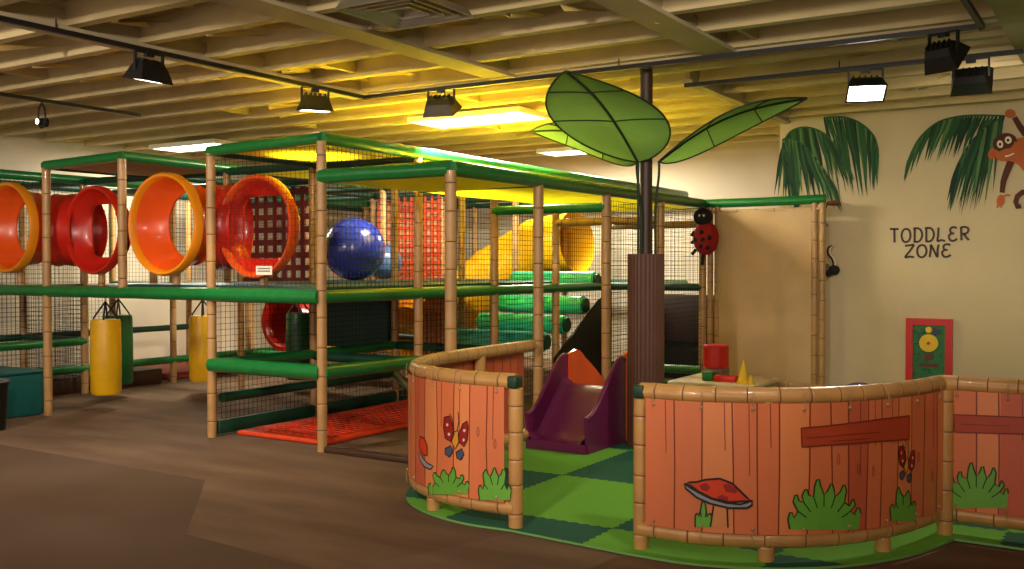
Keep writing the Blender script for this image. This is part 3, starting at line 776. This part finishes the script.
def fence(name, dense, side, label, posts, z0=.17, z1=.87, panel_end=None, endcap=None, lead=.05):
    p = dense[0]; t = thing(name, label, 'fence', (p.x, p.y, 0))
    MB().bamboo([Vector((q.x, q.y, .90)) for q in dense], .050, 16, .155).build('top_rail', [M_bam2, M_bam2d], t, loc=(p.x, p.y, .9))
    MB().bamboo([Vector((q.x, q.y, .135)) for q in dense], .050, 16, .20).build('bottom_rail', [M_bam2, M_bam2d], t, loc=(p.x, p.y, .13))
    for (x, y, top) in posts:
        MB().bamboo(line((x, y, 0), (x, y, top)), .044, 14, .165).build('post', [M_bam2, M_bam2d], t, loc=(x, y, 0))
        MB().lathe([(.02, 0), (.052, 0), (.052, .012), (.042, .02)], (x, y, 0), 'Z', 16).build('post_foot', mat('foot_clear', (170, 130, 90), .3), t, loc=(x, y, 0))
    sf = Surf(offset(dense, .056*side)); sf.side = side
    b = MB(); u = lead; U = sf.L[-1]-lead if panel_end is None else panel_end; rs_ = random.Random(3+len(dense)); i = 0; cuts = []
    while u < U-.01:
        w = rs_.uniform(.10, .17); u2 = min(u+w, U)
        if U-u2 < .05: u2 = U
        n = 4; rings = [[sf.at(u+(u2-u)*k/n, z0), sf.at(u+(u2-u)*k/n, z1)] for k in range(n+1)]
        b.loft(rings, (i*2+rs_.randint(0, 1)) % 3, False, closed=False); cuts.append(u2); u = u2; i += 1
    for c in cuts[:-1]:
        stroke(b, sf, [(c+rs_.uniform(-.01, .01), z0), (c+rs_.uniform(-.008, .008), (z0+z1)/2), (c+rs_.uniform(-.01, .01), z1)], .007, .0015*1, 3)
        if rs_.random() < .6:
            c2 = c-.05; za = rs_.uniform(.45, .7); stroke(b, sf, [(c2, z1), (c2+.006, za)], .004, .0015, 3)
        if rs_.random() < .35:
            c2 = c-.06; za = rs_.uniform(.3, .7); Q = [(c2+.008*math.cos(a), za+.03*math.sin(a)) for a in [PI/4*j for j in range(8)]]; stroke(b, sf, Q, .004, .0015, 3, True)
    # back face of the sheet
    n = 60; b.loft([[sf.at(lead+(U-lead)*k/n, z0, -.004), sf.at(lead+(U-lead)*k/n, z1, -.004)] for k in range(n+1)], 1, False, closed=False)
    for c in cuts[:-1]:
        stroke(b, sf, [(c, z0), (c, z1)], .007, -.006, 3)
    pn = b.build('print_sheet', WOOD, t, smooth=False)
    u = lead+.05; g = []
    while u < U-.03: g += [(u, z1-.03, .93), (u, z0+.03, .11)]; u += .27
    for u, z, zr in g:
        b = MB(); q = sf.at(u, z, .005); b.ball(q, .010, 8)
        q2 = sf.at(u, (z+zr)/2, .012); b.tube([q, q2, sf.at(u, zr, .006)], .002, 5)
        b.build('grommet', mat('lacing', (170, 140, 96), .4), pn, loc=q)
    if endcap:
        x, y = endcap
        bb = MB(); bb.tube([(x-.046, y, .91), (x+.052, y, .91)], .049, 16) if False else bb.box((x-.034, y-.053, .864), (x+.034, y+.03, .938), bev=.012)
        bb.build('end_cap', mat('cap_green', (20, 54, 34), .5), t)
    return t, pn, sf
# left curved fence: outside is to the left of the walking direction (toward the camera)
tl, pl, sl = fence('curved_fence', cl, -1, 'curved bamboo-rail fence left of the entrance with butterfly and two bushes printed',
    [(-3.185, 5.13, .86), (-3.87, 5.22, .90), (-4.35, 5.72, .9), (-4.5, 6.7, .9)], endcap=(-3.185, 5.13))
tr, pr, sr = fence('curved_fence', cr, 1, 'curved bamboo-rail fence right of the entrance with printed mushroom',
    [(-2.35, 5.12, .86), (-1.68, 5.26, .9), (-1.19, 5.79, .9), (-.955, 6.345, .87)], endcap=(-2.35, 5.12))
te, pe, se = fence('straight_fence', ce, 1, 'straight bamboo-rail fence running off the right edge', [(1.1, 6.305, .9)])
for (cx, by, w, h, n) in ((449, 494, 38, 26, 6), (495, 500, 30, 34, 5)): bush(pl, sl, cx, by, w, h, n)
butterfly(pl, sl, 456.5, 438, .95, .95)
def art(parent, surf, name, items, mats, label=None):
    b = MB()
    for kind, P, mi, *ex in items:
        off = .004+.0015*(ex[0] if ex else 0)
        if kind == 'fill':
            decal(b, surf, P, off, mi, .025)
        elif kind == 'line': stroke(b, surf, [surf.uv(*q) for q in P], ex[1] if len(ex) > 1 else .008, off, mi)
        elif kind == 'loop': stroke(b, surf, [surf.uv(*q) for q in P], ex[1] if len(ex) > 1 else .008, off, mi, True)
    o = b.build(name, mats, parent, smooth=False)
    if label: o['label'] = label
    return o
def z4(P): return [(390+.3687*x, 330+.3687*y) for x, y in P]
A = z4([(84,288),(96,295),(102,315),(102,340),(92,338),(80,315)]); B = z4([(80,328),(90,348),(104,362),(119,368),(112,378),(94,370),(82,350)])
art(pl, sl, 'leaf_print', [('fill', A, 0), ('fill', B, 1), ('loop', A, 2, 1), ('loop', B, 2, 1)], [M_cap, M_grey, M_wink], 'printed red and grey leaf shape')
def z7(P): return [(630+.3676*x, 360+.3676*y) for x, y in P]
capP = z7([(150,337),(165,332),(185,331),(205,325),(245,322),(278,335),(305,360),(330,384),(300,392),(262,388),(220,376),(185,358)])
undP = z7([(150,337),(165,340),(190,358),(225,376),(270,386),(333,382),(331,394),(318,402),(270,402),(220,390),(185,374),(155,350)])
stk = z7([(228,396),(265,402),(268,455),(220,453)])
art(pr, sr, 'mushroom_print', [('fill', stk, 2), ('fill', capP, 0, .6), ('fill', undP, 1, 1.2), ('line', stk[1:3], 3, 2), ('line', [stk[0], stk[3]], 3, 2), ('loop', capP, 3, 2.2, .011), ('loop', undP, 3, 2.6, .011),
    ('fill', z7([(188,340),(205,333),(220,345),(212,356),(196,352)]), 4, 1.6), ('fill', z7([(252,338),(270,336),(292,352),(290,362),(262,358)]), 4, 1.6), ('fill', z7([(235,372),(250,366),(268,372),(266,382),(245,380)]), 4, 1.0)],
    [M_cap, M_grey, M_stalk, M_wink, M_dred], 'printed red mushroom with grey underside')
bush(pr, sr, 703.5, 527, 15, 24, 3); bush(pr, sr, 824, 529, 68, 48, 8); bush(pr, sr, 902.5, 521, 24, 34, 4)
butterfly(pr, sr, 906, 464, .62, .80)
br = [(801,428),(825,426),(850,423),(880,419),(908,415.5),(908,439),(880,441),(850,443.5),(825,445),(802,447)]
art(pr, sr, 'brace_print', [('fill', br, 0), ('loop', br, 1, 1), ('line', [(806,438),(850,434),(880,432)], 1, 1, .004), ('line', [(830,441),(870,438)], 1, 1, .004)], [M_brace, WOOD[3]], 'printed cross board')
bush(pe, se, 977, 508, 60, 44, 8)
br = [(953,414.5),(990,416),(1024,417.5),(1040,418),(1040,434),(1024,434),(990,433),(954,432)]
art(pe, se, 'brace_print', [('fill', br, 0), ('loop', br, 1, 1), ('line', [(960,424),(1010,426)], 1, 1, .004)], [M_brace, WOOD[3]], 'printed cross board')

# ------------------------------------------------------------------ tree with fabric leaves
TX, TY = -3.67, 8.08
t = thing('fabric_tree', 'tree of a ribbed brown padded trunk and dark pole reaching the ceiling, with stems', 'tree', (TX, TY, 0))
b = MB(); n = 96
def rr_(k): return .158*(1+.022*math.cos(k/n*2*PI*32))
b.loft([[(TX+rr_(k)*math.cos(2*PI*k/n), TY+rr_(k)*math.sin(2*PI*k/n), z) for k in range(n)] for z in (.018, .9, 1.70, 1.705)], 0, True)
b.build('trunk_pad', M_trunk, t, loc=(TX, TY, 0), smooth=True)
MB().tube([(TX, TY, 1.7), (TX, TY, CEIL_H)], .055, 20).build('pole', M_pole, t, loc=(TX, TY, 1.7))
def leaf(base, tip, width, wdir, droop, curl, label, name='leaf_canopy', front=0.0, bend=.12):
    base = Vector(base); tip = Vector(tip); ax = (tip-base); L = ax.length; ax = ax/L
    wd = Vector(wdir).normalized(); up = wd.cross(ax).normalized()
    if up.z < 0: up = -up
    lf = thing(name, label, 'fabric leaf', base, 'green fabric leaves on the tree')
    N = 22; Mx = 10
    def S_(u, v):
        w = width/2*(math.sin(PI*min(1, u**.85))**.85)*(1-.15*u)
        return base+ax*(L*u)+wd*(w*v)+up*(bend*math.sin(PI*u)-droop*abs(v)**1.6*w*2)
    rings = [[S_(max(i/N, .002) if i < N else .998, -1+2*j/Mx) for j in range(Mx+1)] for i in range(N+1)]
    mb = MB(); mb.loft(rings, 0, False, closed=False); mb.build('fabric', M_leaf, lf, loc=base)
    mb = MB(); mb.tube([S_(i/N*.998, 0)-up*.006 for i in range(N+1)], .011, 8); mb.build('midrib', M_leafrib, lf)
    mb = MB()
    for s_ in (-1, 1): mb.tube([S_(max(.002, min(.998, i/30)), s_) for i in range(31)], .008, 6)
    mb.build('edge_wire', M_leafrib, lf)
    for u in (.36, .68):
        for s_ in (-1, 1):
            mb = MB(); mb.tube([S_(u+.07*j/6*(1 if s_ else 1), s_*j/6)-up*.004 for j in range(7)], .006, 6); mb.build('side_rib', M_leafrib, lf)
    # stem down to the trunk
    return lf
b1 = at_s(638, 162, 115); t1 = at_s(566, 71, 136)
b2 = at_s(637, 160, 112); t2_ = at_s(531, 131, 103)
b3 = at_s(659, 161, 114); t3 = at_s(807, 98, 121)
camR = R3 @ Vector((1, 0, 0)); camU = Vector((0, 0, 1))
leaf(b1, t1, .98, camR*1.0+camU*.02, .06, 0, 'largest green fabric leaf rising toward the camera left of the pole')
leaf(b2, t2_, .84, R3 @ Vector((.4, -.3, -1)), .10, 0, 'small green fabric leaf half hidden behind the largest leaf')
leaf(b3, t3, .86, (R3 @ Vector((.1, -.2, -1))), .10, 0, 'long green fabric leaf reaching right over the toddler zone')
for bb, dx in ((b1, -.075), (b2, -.05), (b3, .075)):
    q = Vector((TX, TY, 1.72))+(R3 @ Vector((dx, 0, .06))); q.z = 1.70
    MB().tube(crom([q, q+Vector((0, 0, .4)), bb-Vector((0, 0, .12)), bb], 6), .012, 8).build('stem', M_leafrib, t)

# ------------------------------------------------------------------ toddler slide
t = thing('toddler_slide', 'small purple slide with orange rear steps beside the ribbed trunk', 'slide', (-4.2, 8, 0))
sx0, sx1, sy0, sy1 = -4.50, -3.89, 7.40, 8.14
def prof(f):                       # wall top height along the slide, f 0 front .. 1 back
    k = f*f*(3-2*f); return .31+.49*k-.04*(max(0, f-.8)/.2)**2
for xx in (sx0, sx1):
    P = []
    for i in range(21): f = i/20; P.append((xx, sy0+(sy1-sy0)*f, prof(f)))
    poly = [(xx, sy0+.02, .02)]+P+[(xx, sy1, .02)]
    s_ = -1 if xx == sx0 else 1
    b = MB(); b.prism(poly, (0, 0, 0), (s_*-.03, 0, 0)); b.build('side_wall', M_purp, t, smooth=False)
    MB().tube([(xx-s_*.015, y, z) for _, y, z in P], .022, 10).build('wall_rim', M_purp, t)
b = MB(); Rg = []
for i in range(17):
    f = i/16; y = sy0+(sy1-sy0)*f; z = .09+.42*(max(0, min(1, (f-.22)/.6))**1.0)
    Rg.append([(sx0+.03, y, z+.06), (sx0+.07, y, z+.01), (sx0+.15, y, z), (sx1-.15, y, z), (sx1-.07, y, z+.01), (sx1-.03, y, z+.06)])
b.loft(Rg, 0, False, closed=False)
b.loft([[(sx0+.01, sy0, .02), (sx1-.01, sy0, .02)], [(sx0+.01, sy0-.01, .07), (sx1-.01, sy0-.01, .07)], [(sx0+.02, sy0, .10), (sx1-.02, sy0, .10)]], 0, False, closed=False)
b.build('chute', M_purp, t)
for xx in (sx0+.02, sx1-.05):
    pts = [(xx, sy1-.02, .02)]+[(xx, sy1-.02+.74*i/12, .79+.03*math.sin(PI*i/5)*(i < 5)-.46*max(0, i/12-.2)**1.3) for i in range(13)]+[(xx, sy1+.74, .02)]
    MB().prism(pts, (0, 0, 0), (.03, 0, 0)).build('step_side', M_org, t, smooth=False)
for i, (ya, zz) in enumerate(((sy1+.02, .42), (sy1+.18, .28), (sy1+.34, .14))):
    MB().box((sx0+.05, ya, zz-.14), (sx1-.05, ya+.16, zz), bev=.015).build('step', M_org, t)

# ------------------------------------------------------------------ tan play panel by the toddler wall
PX0, PX1, PY = X(4)+.03, -3.12, 11.80
t = thing('screen_panel', 'tall tan vinyl screen in a bamboo frame with a green top rail', 'screen', ((PX0+PX1)/2, PY, 0))
for x in (PX0+.07, PX0+.16, PX1-.09, PX1):
    MB().bamboo(line((x, PY, 0), (x, PY, LR-.03)), .037, 12).build('post', [M_bam, M_bamd], t, loc=(x, PY, 0))
b = MB(); b.tube([(PX0-.02, PY, LR), ((PX0+PX1)/2, PY, LR+.0), (PX1+.03, PY, LR+.01)], .055, 14); b.build('top_rail', M_green, t)
MB().bamboo(line((PX0+.1, PY, .18), (PX1, PY, .18)), .045, 12).build('bottom_rail', [M_bam, M_bamd], t)
MB().bamboo(line((PX0+.1, PY-.01, LR-.1), (PX1, PY-.01, LR-.1)), .022, 10).build('upper_bar', [M_tanv, M_bamd], t)
b = MB(); Rg = []
for i in range(11):
    x = PX0+.18+(PX1-.12-PX0-.18)*i/10
    Rg.append([(x, PY-.03+.012*math.sin(i*1.3+j*.6), .22+(LR-.1-.22)*j/10) for j in range(11)])
b.loft(Rg, 0, False, closed=False); b.build('vinyl_sheet', M_tanv, t)

# ------------------------------------------------------------------ foam toys on a low cream platform
t = thing('soft_platform', 'low cream platform with foam toys in front of the tan screen', 'platform', (-4, 10.9, .018))
PLX0, PLX1, PLY0, PLY1, PLZ = -4.5, -3.54, 10.55, 11.5, .30
MB().box((PLX0, PLY0, .02), (PLX1, PLY1, PLZ-.06), bev=.02).build('platform_body', mat('cream_vinyl', (190, 168, 122), .5, .05), t, loc=(-4, 10.9, .02))
MB().box((PLX0-.02, PLY0-.02, PLZ-.06), (PLX1+.02, PLY1+.02, PLZ), bev=.02).build('platform_top', mat('cream_vinyl_top', (214, 190, 150), .45, .05), t, loc=(-4, 10.9, PLZ))
def onp(px, Y): p = at_Y(px, 380, Y); return p
p = onp(709, 10.8); o = MB().box((p.x-.065, 10.74, PLZ), (p.x+.065, 10.87, PLZ+.10), bev=.012).build('foam_block', mat('green_foam', (24, 120, 44), .5), loc=(p.x, 10.8, PLZ)); tag(o, 'green foam block on the low platform, beside the red slab', 'foam block', 'foam shapes on the low platform')
p = onp(726, 10.8); o = MB().box((p.x-.13, 10.74, PLZ), (p.x+.13, 10.87, PLZ+.07), bev=.012).build('foam_block', mat('red_foam', (206, 34, 24), .45), loc=(p.x, 10.8, PLZ)); tag(o, 'flat red foam slab on the low platform', 'foam block', 'foam shapes on the low platform')
p = onp(716, 11.1)
o = MB().box((p.x-.12, 10.98, PLZ), (p.x+.12, 11.22, PLZ+.12), bev=.012).build('foam_block', mat('grey_foam', (120, 104, 84), .5), loc=(p.x, 11.1, PLZ)); tag(o, 'greyish foam block under the red foam cylinder', 'foam block', 'foam shapes on the low platform')
o = MB().lathe([(.02, 0), (.135, 0), (.145, .012), (.145, .255), (.135, .267), (.02, .267)], (p.x, 11.1, PLZ+.12), 'Z', 28, caps=True).build('foam_cylinder', MATS['red_foam'], loc=(p.x, 11.1, PLZ+.12)); tag(o, 'red foam cylinder standing before the tan screen', 'foam block', 'foam shapes on the low platform')
p = onp(743.5, 10.75); b = MB(); b.lathe([(.085, 0), (.07, .02), (.045, .12), (.008, .25), (.001, .252)], (p.x, 10.75, PLZ), 'Z', 20); 
tag(b.build('toy_cone', mat('yellow_foam', (226, 184, 30), .45), loc=(p.x, 10.75, PLZ)), 'small yellow cone on the low platform', 'cone')
p = at_z(748, 386, PLZ); 
p = onp(751, 10.68); b = MB(); b.lathe([(.045, 0), (.04, .015), (.006, .10), (.001, .102)], (p.x, 10.68, PLZ), 'Z', 16); tag(b.build('toy_cone', MATS['yellow_foam'], loc=(p.x, 10.68, PLZ)), 'tiny yellow cone right beside the taller yellow cone', 'cone')
# blue cushion peeking over the right fence
p = at_s(860, 386, 104); b = MB(); b.ball((p.x, p.y, .2), .26, 24, sc=(1, 1, .8)); 
for i, v in enumerate(b.v): b.v[i] = (v[0], v[1], max(v[2], .02))
zt = p.z+.035
b.v = [(x, y, .02+(z-.02)*(zt-.02)/(.408-.02)) for x, y, z in b.v]
tag(b.build('beanbag', mat('blue_cloth', (52, 58, 96), .7, .1), loc=(p.x, p.y, .02)), 'dull blue beanbag just showing over the right fence', 'beanbag')

# ------------------------------------------------------------------ wall art on the toddler wall
class Wall:
    side = 1
    def __init__(s, Y): s.Y = Y
    def at(s, u, z, off=0): return Vector((u, s.Y-off, z))
    def uv(s, px, py): p = at_Y(px, py, s.Y); return (p.x, p.z)
WT = Wall(YT)
def zc(P): return [(768+.3516*x, .3516*y) for x, y in P]
M_palm = [mat('palm_dark', (22, 62, 34), .8), mat('palm_mid', (34, 86, 44), .8), mat('palm_light', (84, 120, 66), .8), mat('palm_deep', (14, 42, 28), .8)]
def frond(b, rach, n, L0, L1, d0, d1, w=5.2, both=0, seed=1, lo=0):
    R = crom([Vector((x, y, 0)) for x, y in zc(rach)], 8); rs_ = random.Random(seed)
    for i in range(n):
        t_ = i/(n-1); k = t_*(len(R)-1); j = min(int(k), len(R)-2); p = R[j].lerp(R[j+1], k-j)
        a = math.radians(d0+(d1-d0)*t_+rs_.uniform(-5, 5)); L = (L0+(L1-L0)*t_)*(.75+.35*math.sin(PI*min(1, t_*.8+.15)))*rs_.uniform(.85, 1.1)*.42
        d = Vector((math.cos(a), math.sin(a), 0)); g = Vector((0, 1, 0)); m = p+d*L*.5; e = m+(d*.6+g*.28).normalized()*L*.55
        nn = Vector((-d.y, d.x, 0))*w*.5*.3516*2.3
        poly = [(p-nn*.5)[:2], (p.lerp(m, .6)-nn)[:2], (m-nn*.9)[:2], e[:2], (m+nn*.7)[:2], (p.lerp(m, .6)+nn)[:2], (p+nn*.5)[:2]]
        pts = [WT.uv(*q) for q in poly]
        b.add([WT.at(x, z, .003+.00012*(lo+i)) for x, z in pts], [(0, 1, 2, 3, 4, 5, 6)], rs_.choice((0, 0, 1, 1, 3, 2)))
    stroke(b, WT, [WT.uv(q.x, q.y) for q in R], .02, .009, 1)
b = MB()
frond(b, [(160,335),(215,333),(262,350),(300,385),(312,420)], 28, 190, 90, 72, 92, seed=2)
frond(b, [(165,340),(190,380),(215,430)], 14, 110, 70, 60, 90, seed=6, lo=34)
tag(b.build('palm_mural', M_palm, smooth=False), 'painted drooping palm frond on the toddler wall, right of the corner fronds', 'mural', 'painted palms')
b = MB()
frond(b, [(46,400),(68,372),(110,362),(160,380),(200,425)], 36, 150, 110, 100, 55, seed=3)
frond(b, [(44,395),(76,400),(120,430),(170,500)], 26, 150, 110, 90, 60, seed=4, lo=46)
frond(b, [(46,400),(46,430),(56,470)], 10, 150, 130, 80, 70, seed=5, lo=76)
tag(b.build('palm_mural', M_palm, smooth=False), 'painted dark palm fronds at the outer corner, above the tan screen', 'mural', 'painted palms')
b = MB()
frond(b, [(672,330),(600,328),(540,332),(480,350),(430,395),(408,440)], 36, 96, 88, 118, 112, seed=7)
frond(b, [(672,330),(640,350),(600,380),(560,430),(540,480)], 36, 215, 110, 112, 108, seed=8, lo=44)
frond(b, [(668,335),(650,345),(625,360),(600,380)], 12, 170, 180, 100, 108, seed=9, lo=90)
tag(b.build('palm_mural', M_palm, smooth=False), 'painted palm fronds the monkey holds, upper right', 'mural', 'painted palms')
# monkey
def zm(P): return [(940+.2283*x, 90+.2283*y) for x, y in P]
def ell(cx, cy, rx, ry, rot=0, n=20):
    return [(cx+rx*math.cos(a)*math.cos(rot)-ry*math.sin(a)*math.sin(rot), cy+rx*math.cos(a)*math.sin(rot)+ry*math.sin(a)*math.cos(rot)) for a in [2*PI*i/n for i in range(n)]]
def limb(P, w0, w1):
    P = [Vector(p) for p in P]; L, R = [], []
    for i, p in enumerate(P):
        t_ = (P[min(i+1, len(P)-1)]-P[max(i-1, 0)]).normalized(); w = (w0+(w1-w0)*i/(len(P)-1))/2; n_ = Vector((-t_.y, t_.x))*w
        L.append(tuple(p+n_)); R.append(tuple(p-n_))
    return L+R[::-1]
MK = [mat('monkey_dark', (84, 38, 22), .8), mat('monkey_tan', (186, 96, 48), .8), mat('eye_white', (240, 228, 200), .7), M_wink, mat('shirt_orange', (196, 80, 30), .8)]
items = [
 (limb([(400,150),(392,200),(372,190),(350,160),(326,120)], 40, 24), 0), (ell(308,104,24,20,.2), 1), (limb([(292,100),(284,118)], 10, 8), 1), (limb([(306,98),(300,122)], 10, 8), 1), (limb([(320,100),(318,122)], 10, 8), 1),
 (limb([(312,312),(292,360),(278,400),(272,450)], 34, 22), 0), (ell(266,484,18,26,.2), 1), (limb([(276,468),(292,460),(308,462)], 10, 8), 1), (limb([(258,500),(250,516)], 10, 7), 1), (limb([(268,500),(268,516)], 10, 7), 1),
 ([(330,215),(368,205),(470,230),(480,330),(430,400),(380,370),(345,330),(315,312)], 1), ([(368,210),(470,232),(478,290),(400,300),(366,280)], 4),
 (limb([(430,380),(460,440),(450,500)], 50, 30), 0), (limb([(440,470),(400,450),(362,448),(340,465),(332,490),(340,512),(356,508)], 26, 22), 0),
 (ell(230,280,18,24,.3), 1), (ell(236,280,10,14,.3), 4), (ell(285,232,54,42,-.3), 0), (ell(298,268,58,44,-.35), 1), (ell(284,240,44,26,-.45), 0), (ell(292,284,48,26,-.3), 1),
 (ell(264,238,14,17,-.2), 2), (ell(300,220,15,16,-.2), 2), (ell(264,239,6,7), 3), (ell(299,221,6,7), 3), (limb([(286,292),(304,288),(326,278)], 7, 5), 2)]
b = MB()
for i, (P, mi) in enumerate(items):
    decal(b, WT, zm(P), .003+.0009*i, mi, .12)
tag(b.build('monkey_mural', MK, smooth=False), 'painted brown monkey hanging from a palm frond at the upper right', 'mural')
# lettering
G = {'T': [[(0,0),(1,0)],[(.5,0),(.52,1)]], 'O': [[(.5,0),(.15,.15),(0,.5),(.15,.88),(.5,1),(.85,.85),(1,.5),(.85,.12),(.5,0)]],
     'D': [[(.15,0),(.15,1)],[(-.02,.03),(.5,0),(.85,.15),(1,.5),(.82,.85),(.5,1),(.02,.98)]], 'L': [[(.2,0),(.15,.6),(.1,1),(.5,.93),(.95,1)]],
     'E': [[(.95,.05),(.5,0),(.2,.15),(.3,.42),(.65,.47)],[(.3,.46),(.05,.65),(.2,.95),(.6,1),(.98,.85)]], 'R': [[(.1,0),(.15,1)],[(0,.08),(.5,0),(.9,.12),(.85,.38),(.5,.52),(.2,.5)],[(.45,.52),(.7,.8),(1,.98)]],
     'Z': [[(0,.06),(.5,.03),(.95,0),(.5,.5),(.02,.98),(.5,.93),(1,.98)]], 'N': [[(.02,1),(.15,.4),(.15,.02),(.5,.5),(.85,1),(.88,.4),(1,0)]]}
b = MB()
def word(txt, x0, y0, x1, y1, h):
    n = len(txt); w = (x1-x0)/n
    for i, ch in enumerate(txt):
        bx = x0+i*w+w*.08; by = y0+(y1-y0)*i/n
        for st in G[ch]:
            P = crom([Vector((bx+q[0]*w*.76, by+q[1]*h, 0)) for q in st], 4) if len(st) > 2 else [Vector((bx+q[0]*w*.76, by+q[1]*h, 0)) for q in st]
            stroke(b, WT, [WT.uv(p.x, p.y) for p in P], .024, .004+.0004*i, 0)
word('TODDLER', 889, 229, 971, 226.5, 13.5); word('ZONE', 904, 245, 953, 244, 12.5)
tag(b.build('wall_lettering', M_ink, smooth=False), 'dark hand-drawn words TODDLER ZONE painted on the cream wall', 'lettering')
# red framed activity board
q0 = at_Y(906, 318, YT-.04); q1 = at_Y(952, 386, YT-.04)
t = thing('activity_board', 'red framed green activity board with a yellow disc on the toddler wall', 'play panel', ((q0.x+q1.x)/2, YT-.03, q1.z))
x0, x1, z0, z1 = q0.x, q1.x, q1.z-.03, q0.z; fw = .075; b = MB()
for a, c in (((x0, z0), (x1, z0+fw)), ((x0, z1-fw), (x1, z1)), ((x0, z0+fw), (x0+fw, z1-fw)), ((x1-fw, z0+fw), (x1, z1-fw))): b.box((a[0], YT-.05, a[1]), (c[0], YT-.002, c[1]))
b.build('frame', mat('board_red', (196, 24, 20), .4), t, smooth=False)
MB().box((x0+fw, YT-.03, z0+fw), (x1-fw, YT-.002, z1-fw)).build('backing', mat('board_green', (26, 104, 48), .5, .15, 14), t, smooth=False)
BW = Wall(YT-.03); cx = (x0+x1)/2; rsb = random.Random(5); b = MB()
for i in range(26):
    u = rsb.uniform(x0+fw+.02, x1-fw-.05); z = rsb.uniform(z0+fw+.02, z1-fw-.04)
    P = [(u, z), (u+rsb.uniform(-.03, .05), z+rsb.uniform(0, .03)), (u+rsb.uniform(0, .06), z+rsb.uniform(-.03, .05))]; P = [(min(max(x, x0+fw), x1-fw), zz) for x, zz in P]
    stroke(b, BW, P, .009, .002, 0)
b.build('maze_lines', mat('maze_green', (8, 40, 24), .5), t, smooth=False)
cz = at_Y(929, 343, YT-.03).z
for r, z, m, nm, dy in ((.10, cz, MATS['yellow_foam'], 'gear_disc', .03), (.035, cz+.15, MATS['yellow_foam'], 'small_disc', .025), (.018, cz, MATS['red_foam'], 'hub', .045)):
    MB().lathe([(.001, -dy), (r, -dy), (r, 0)], (cx, YT-.03, z), 'Y', 24).build(nm, m, t)
MB().lathe([(.001, -.02), (.03, -.02), (.03, 0)], (cx+.07, YT-.03, cz+.13), 'Y', 16).build('small_disc', mat('violet', (70, 40, 110), .5), t)
b = MB(); b.box((cx-.05, YT-.036, cz-.19), (cx+.05, YT-.03, cz-.12)); b.box((cx-.10, YT-.036, cz-.27), (cx+.10, YT-.03, cz-.23)); b.build('pocket', mat('board_brown', (92, 40, 20), .5), t, smooth=False)

# ------------------------------------------------------------------ hanging creatures
c = at_Y(706, 238, PY-.16)
t = thing('ladybug_figure', 'red plush ladybug with black head hanging at the left post of the tan screen', 'toy', c)
M_lred = mat('plush_red', (156, 12, 18), .8, .1, 20); M_lblk = mat('plush_black', (14, 12, 14), .8)
MB().ball(c, .19, 24, sc=(.86, .55, 1.1)).build('shell', M_lred, t, loc=c)
h = c+Vector((-.03, -.02, .26)); MB().ball(h, .115, 20, sc=(1.05, .9, .95)).build('head', M_lblk, t, loc=h)
b = MB(); d = Vector((0, -.1, 0))
for dx, dz in ((-.02, .07), (.08, .0), (-.10, -.02), (.05, -.12), (-.03, -.10), (.0, -.02)):
    b.ball(c+Vector((dx, -.1045*math.sqrt(max(0, 1-(dx/.163)**2-(dz/.209)**2)), dz)), .030, 10, sc=(1, .4, 1))
b.build('spots', M_lblk, t)
b = MB()
for dx in (-.01, .045): b.ball(h+Vector((dx, -.098, .01)), .016, 10)
b.build('eyes', mat('plush_white', (210, 205, 200), .7), t)
b = MB()
for P in ([(-.14, 0, -.02), (-.19, 0, -.06)], [(-.13, 0, -.14), (-.18, 0, -.20)], [(-.03, 0, -.2), (-.05, 0, -.33)], [(-.15, 0, .08), (-.19, 0, .03)]):
    b.tube([c+Vector(P[0]), c+Vector(P[1])], .022, 8)
b.build('legs', M_lblk, t)
MB().tube([c+Vector((0, .04, .3)), (c.x, PY-.03, LR+.03)], .005, 6).build('cord', M_black, t)
c = at_Y(834, 270, YT-.07)
t = thing('bug_figure', 'round black bug with curled striped antenna on the toddler wall', 'wall ornament', c)
MB().ball(c, .062, 18, sc=(1.1, .7, .95)).build('body', M_lblk, t, loc=c)
hb = c+Vector((-.06, -.01, -.04)); MB().ball(hb, .04, 14).build('head', M_lblk, t, loc=hb)
for i, dx in enumerate((0, .028)):
    P = crom([c+Vector((-.01+dx, 0, .03)), c+Vector((-.02+dx, 0, .12)), c+Vector((-.07+dx, 0, .19)), c+Vector((-.07+dx, 0, .26)), c+Vector((-.02+dx, 0, .29))], 5)
    MB().tube(P, .009, 8).build('antenna', mat('cream_wire', (220, 205, 180), .5) if i else M_lblk, t)
b = MB()
for dz in (-.02, .02, .05): b.tube([c+Vector((-.05, 0, dz)), c+Vector((-.11, 0, dz+.03)), c+Vector((-.13, 0, dz-.01))], .006, 6)
b.build('legs', M_lblk, t)
c = at_Y(833, 203, YT-.07)
t = thing('insect_figure', 'small brown long-winged insect ornament at the top of the tan screen', 'wall ornament', c)
MB().ball(c, .075, 16, sc=(1.2, .5, .42)).build('wing', mat('brown_wing', (104, 58, 32), .6, .2, 20), t, loc=c)
b = MB(); b.tube([c+Vector((-.06, 0, -.01)), c+Vector((-.11, 0, -.1)), c+Vector((-.10, 0, -.22)), c+Vector((-.06, 0, -.27))], .010, 6); b.build('body', M_brown, t)
b = MB(); b.tube([c+Vector((-.10, 0, -.22)), c+Vector((-.13, 0, -.24))], .006, 6); b.tube([c+Vector((-.06, 0, 0)), c+Vector((-.14, 0, .02))], .006, 6); b.build('legs', M_brown, t)
# little ring ornament by the corner of the wall
c = at_Y(772, 138, YT+.15)
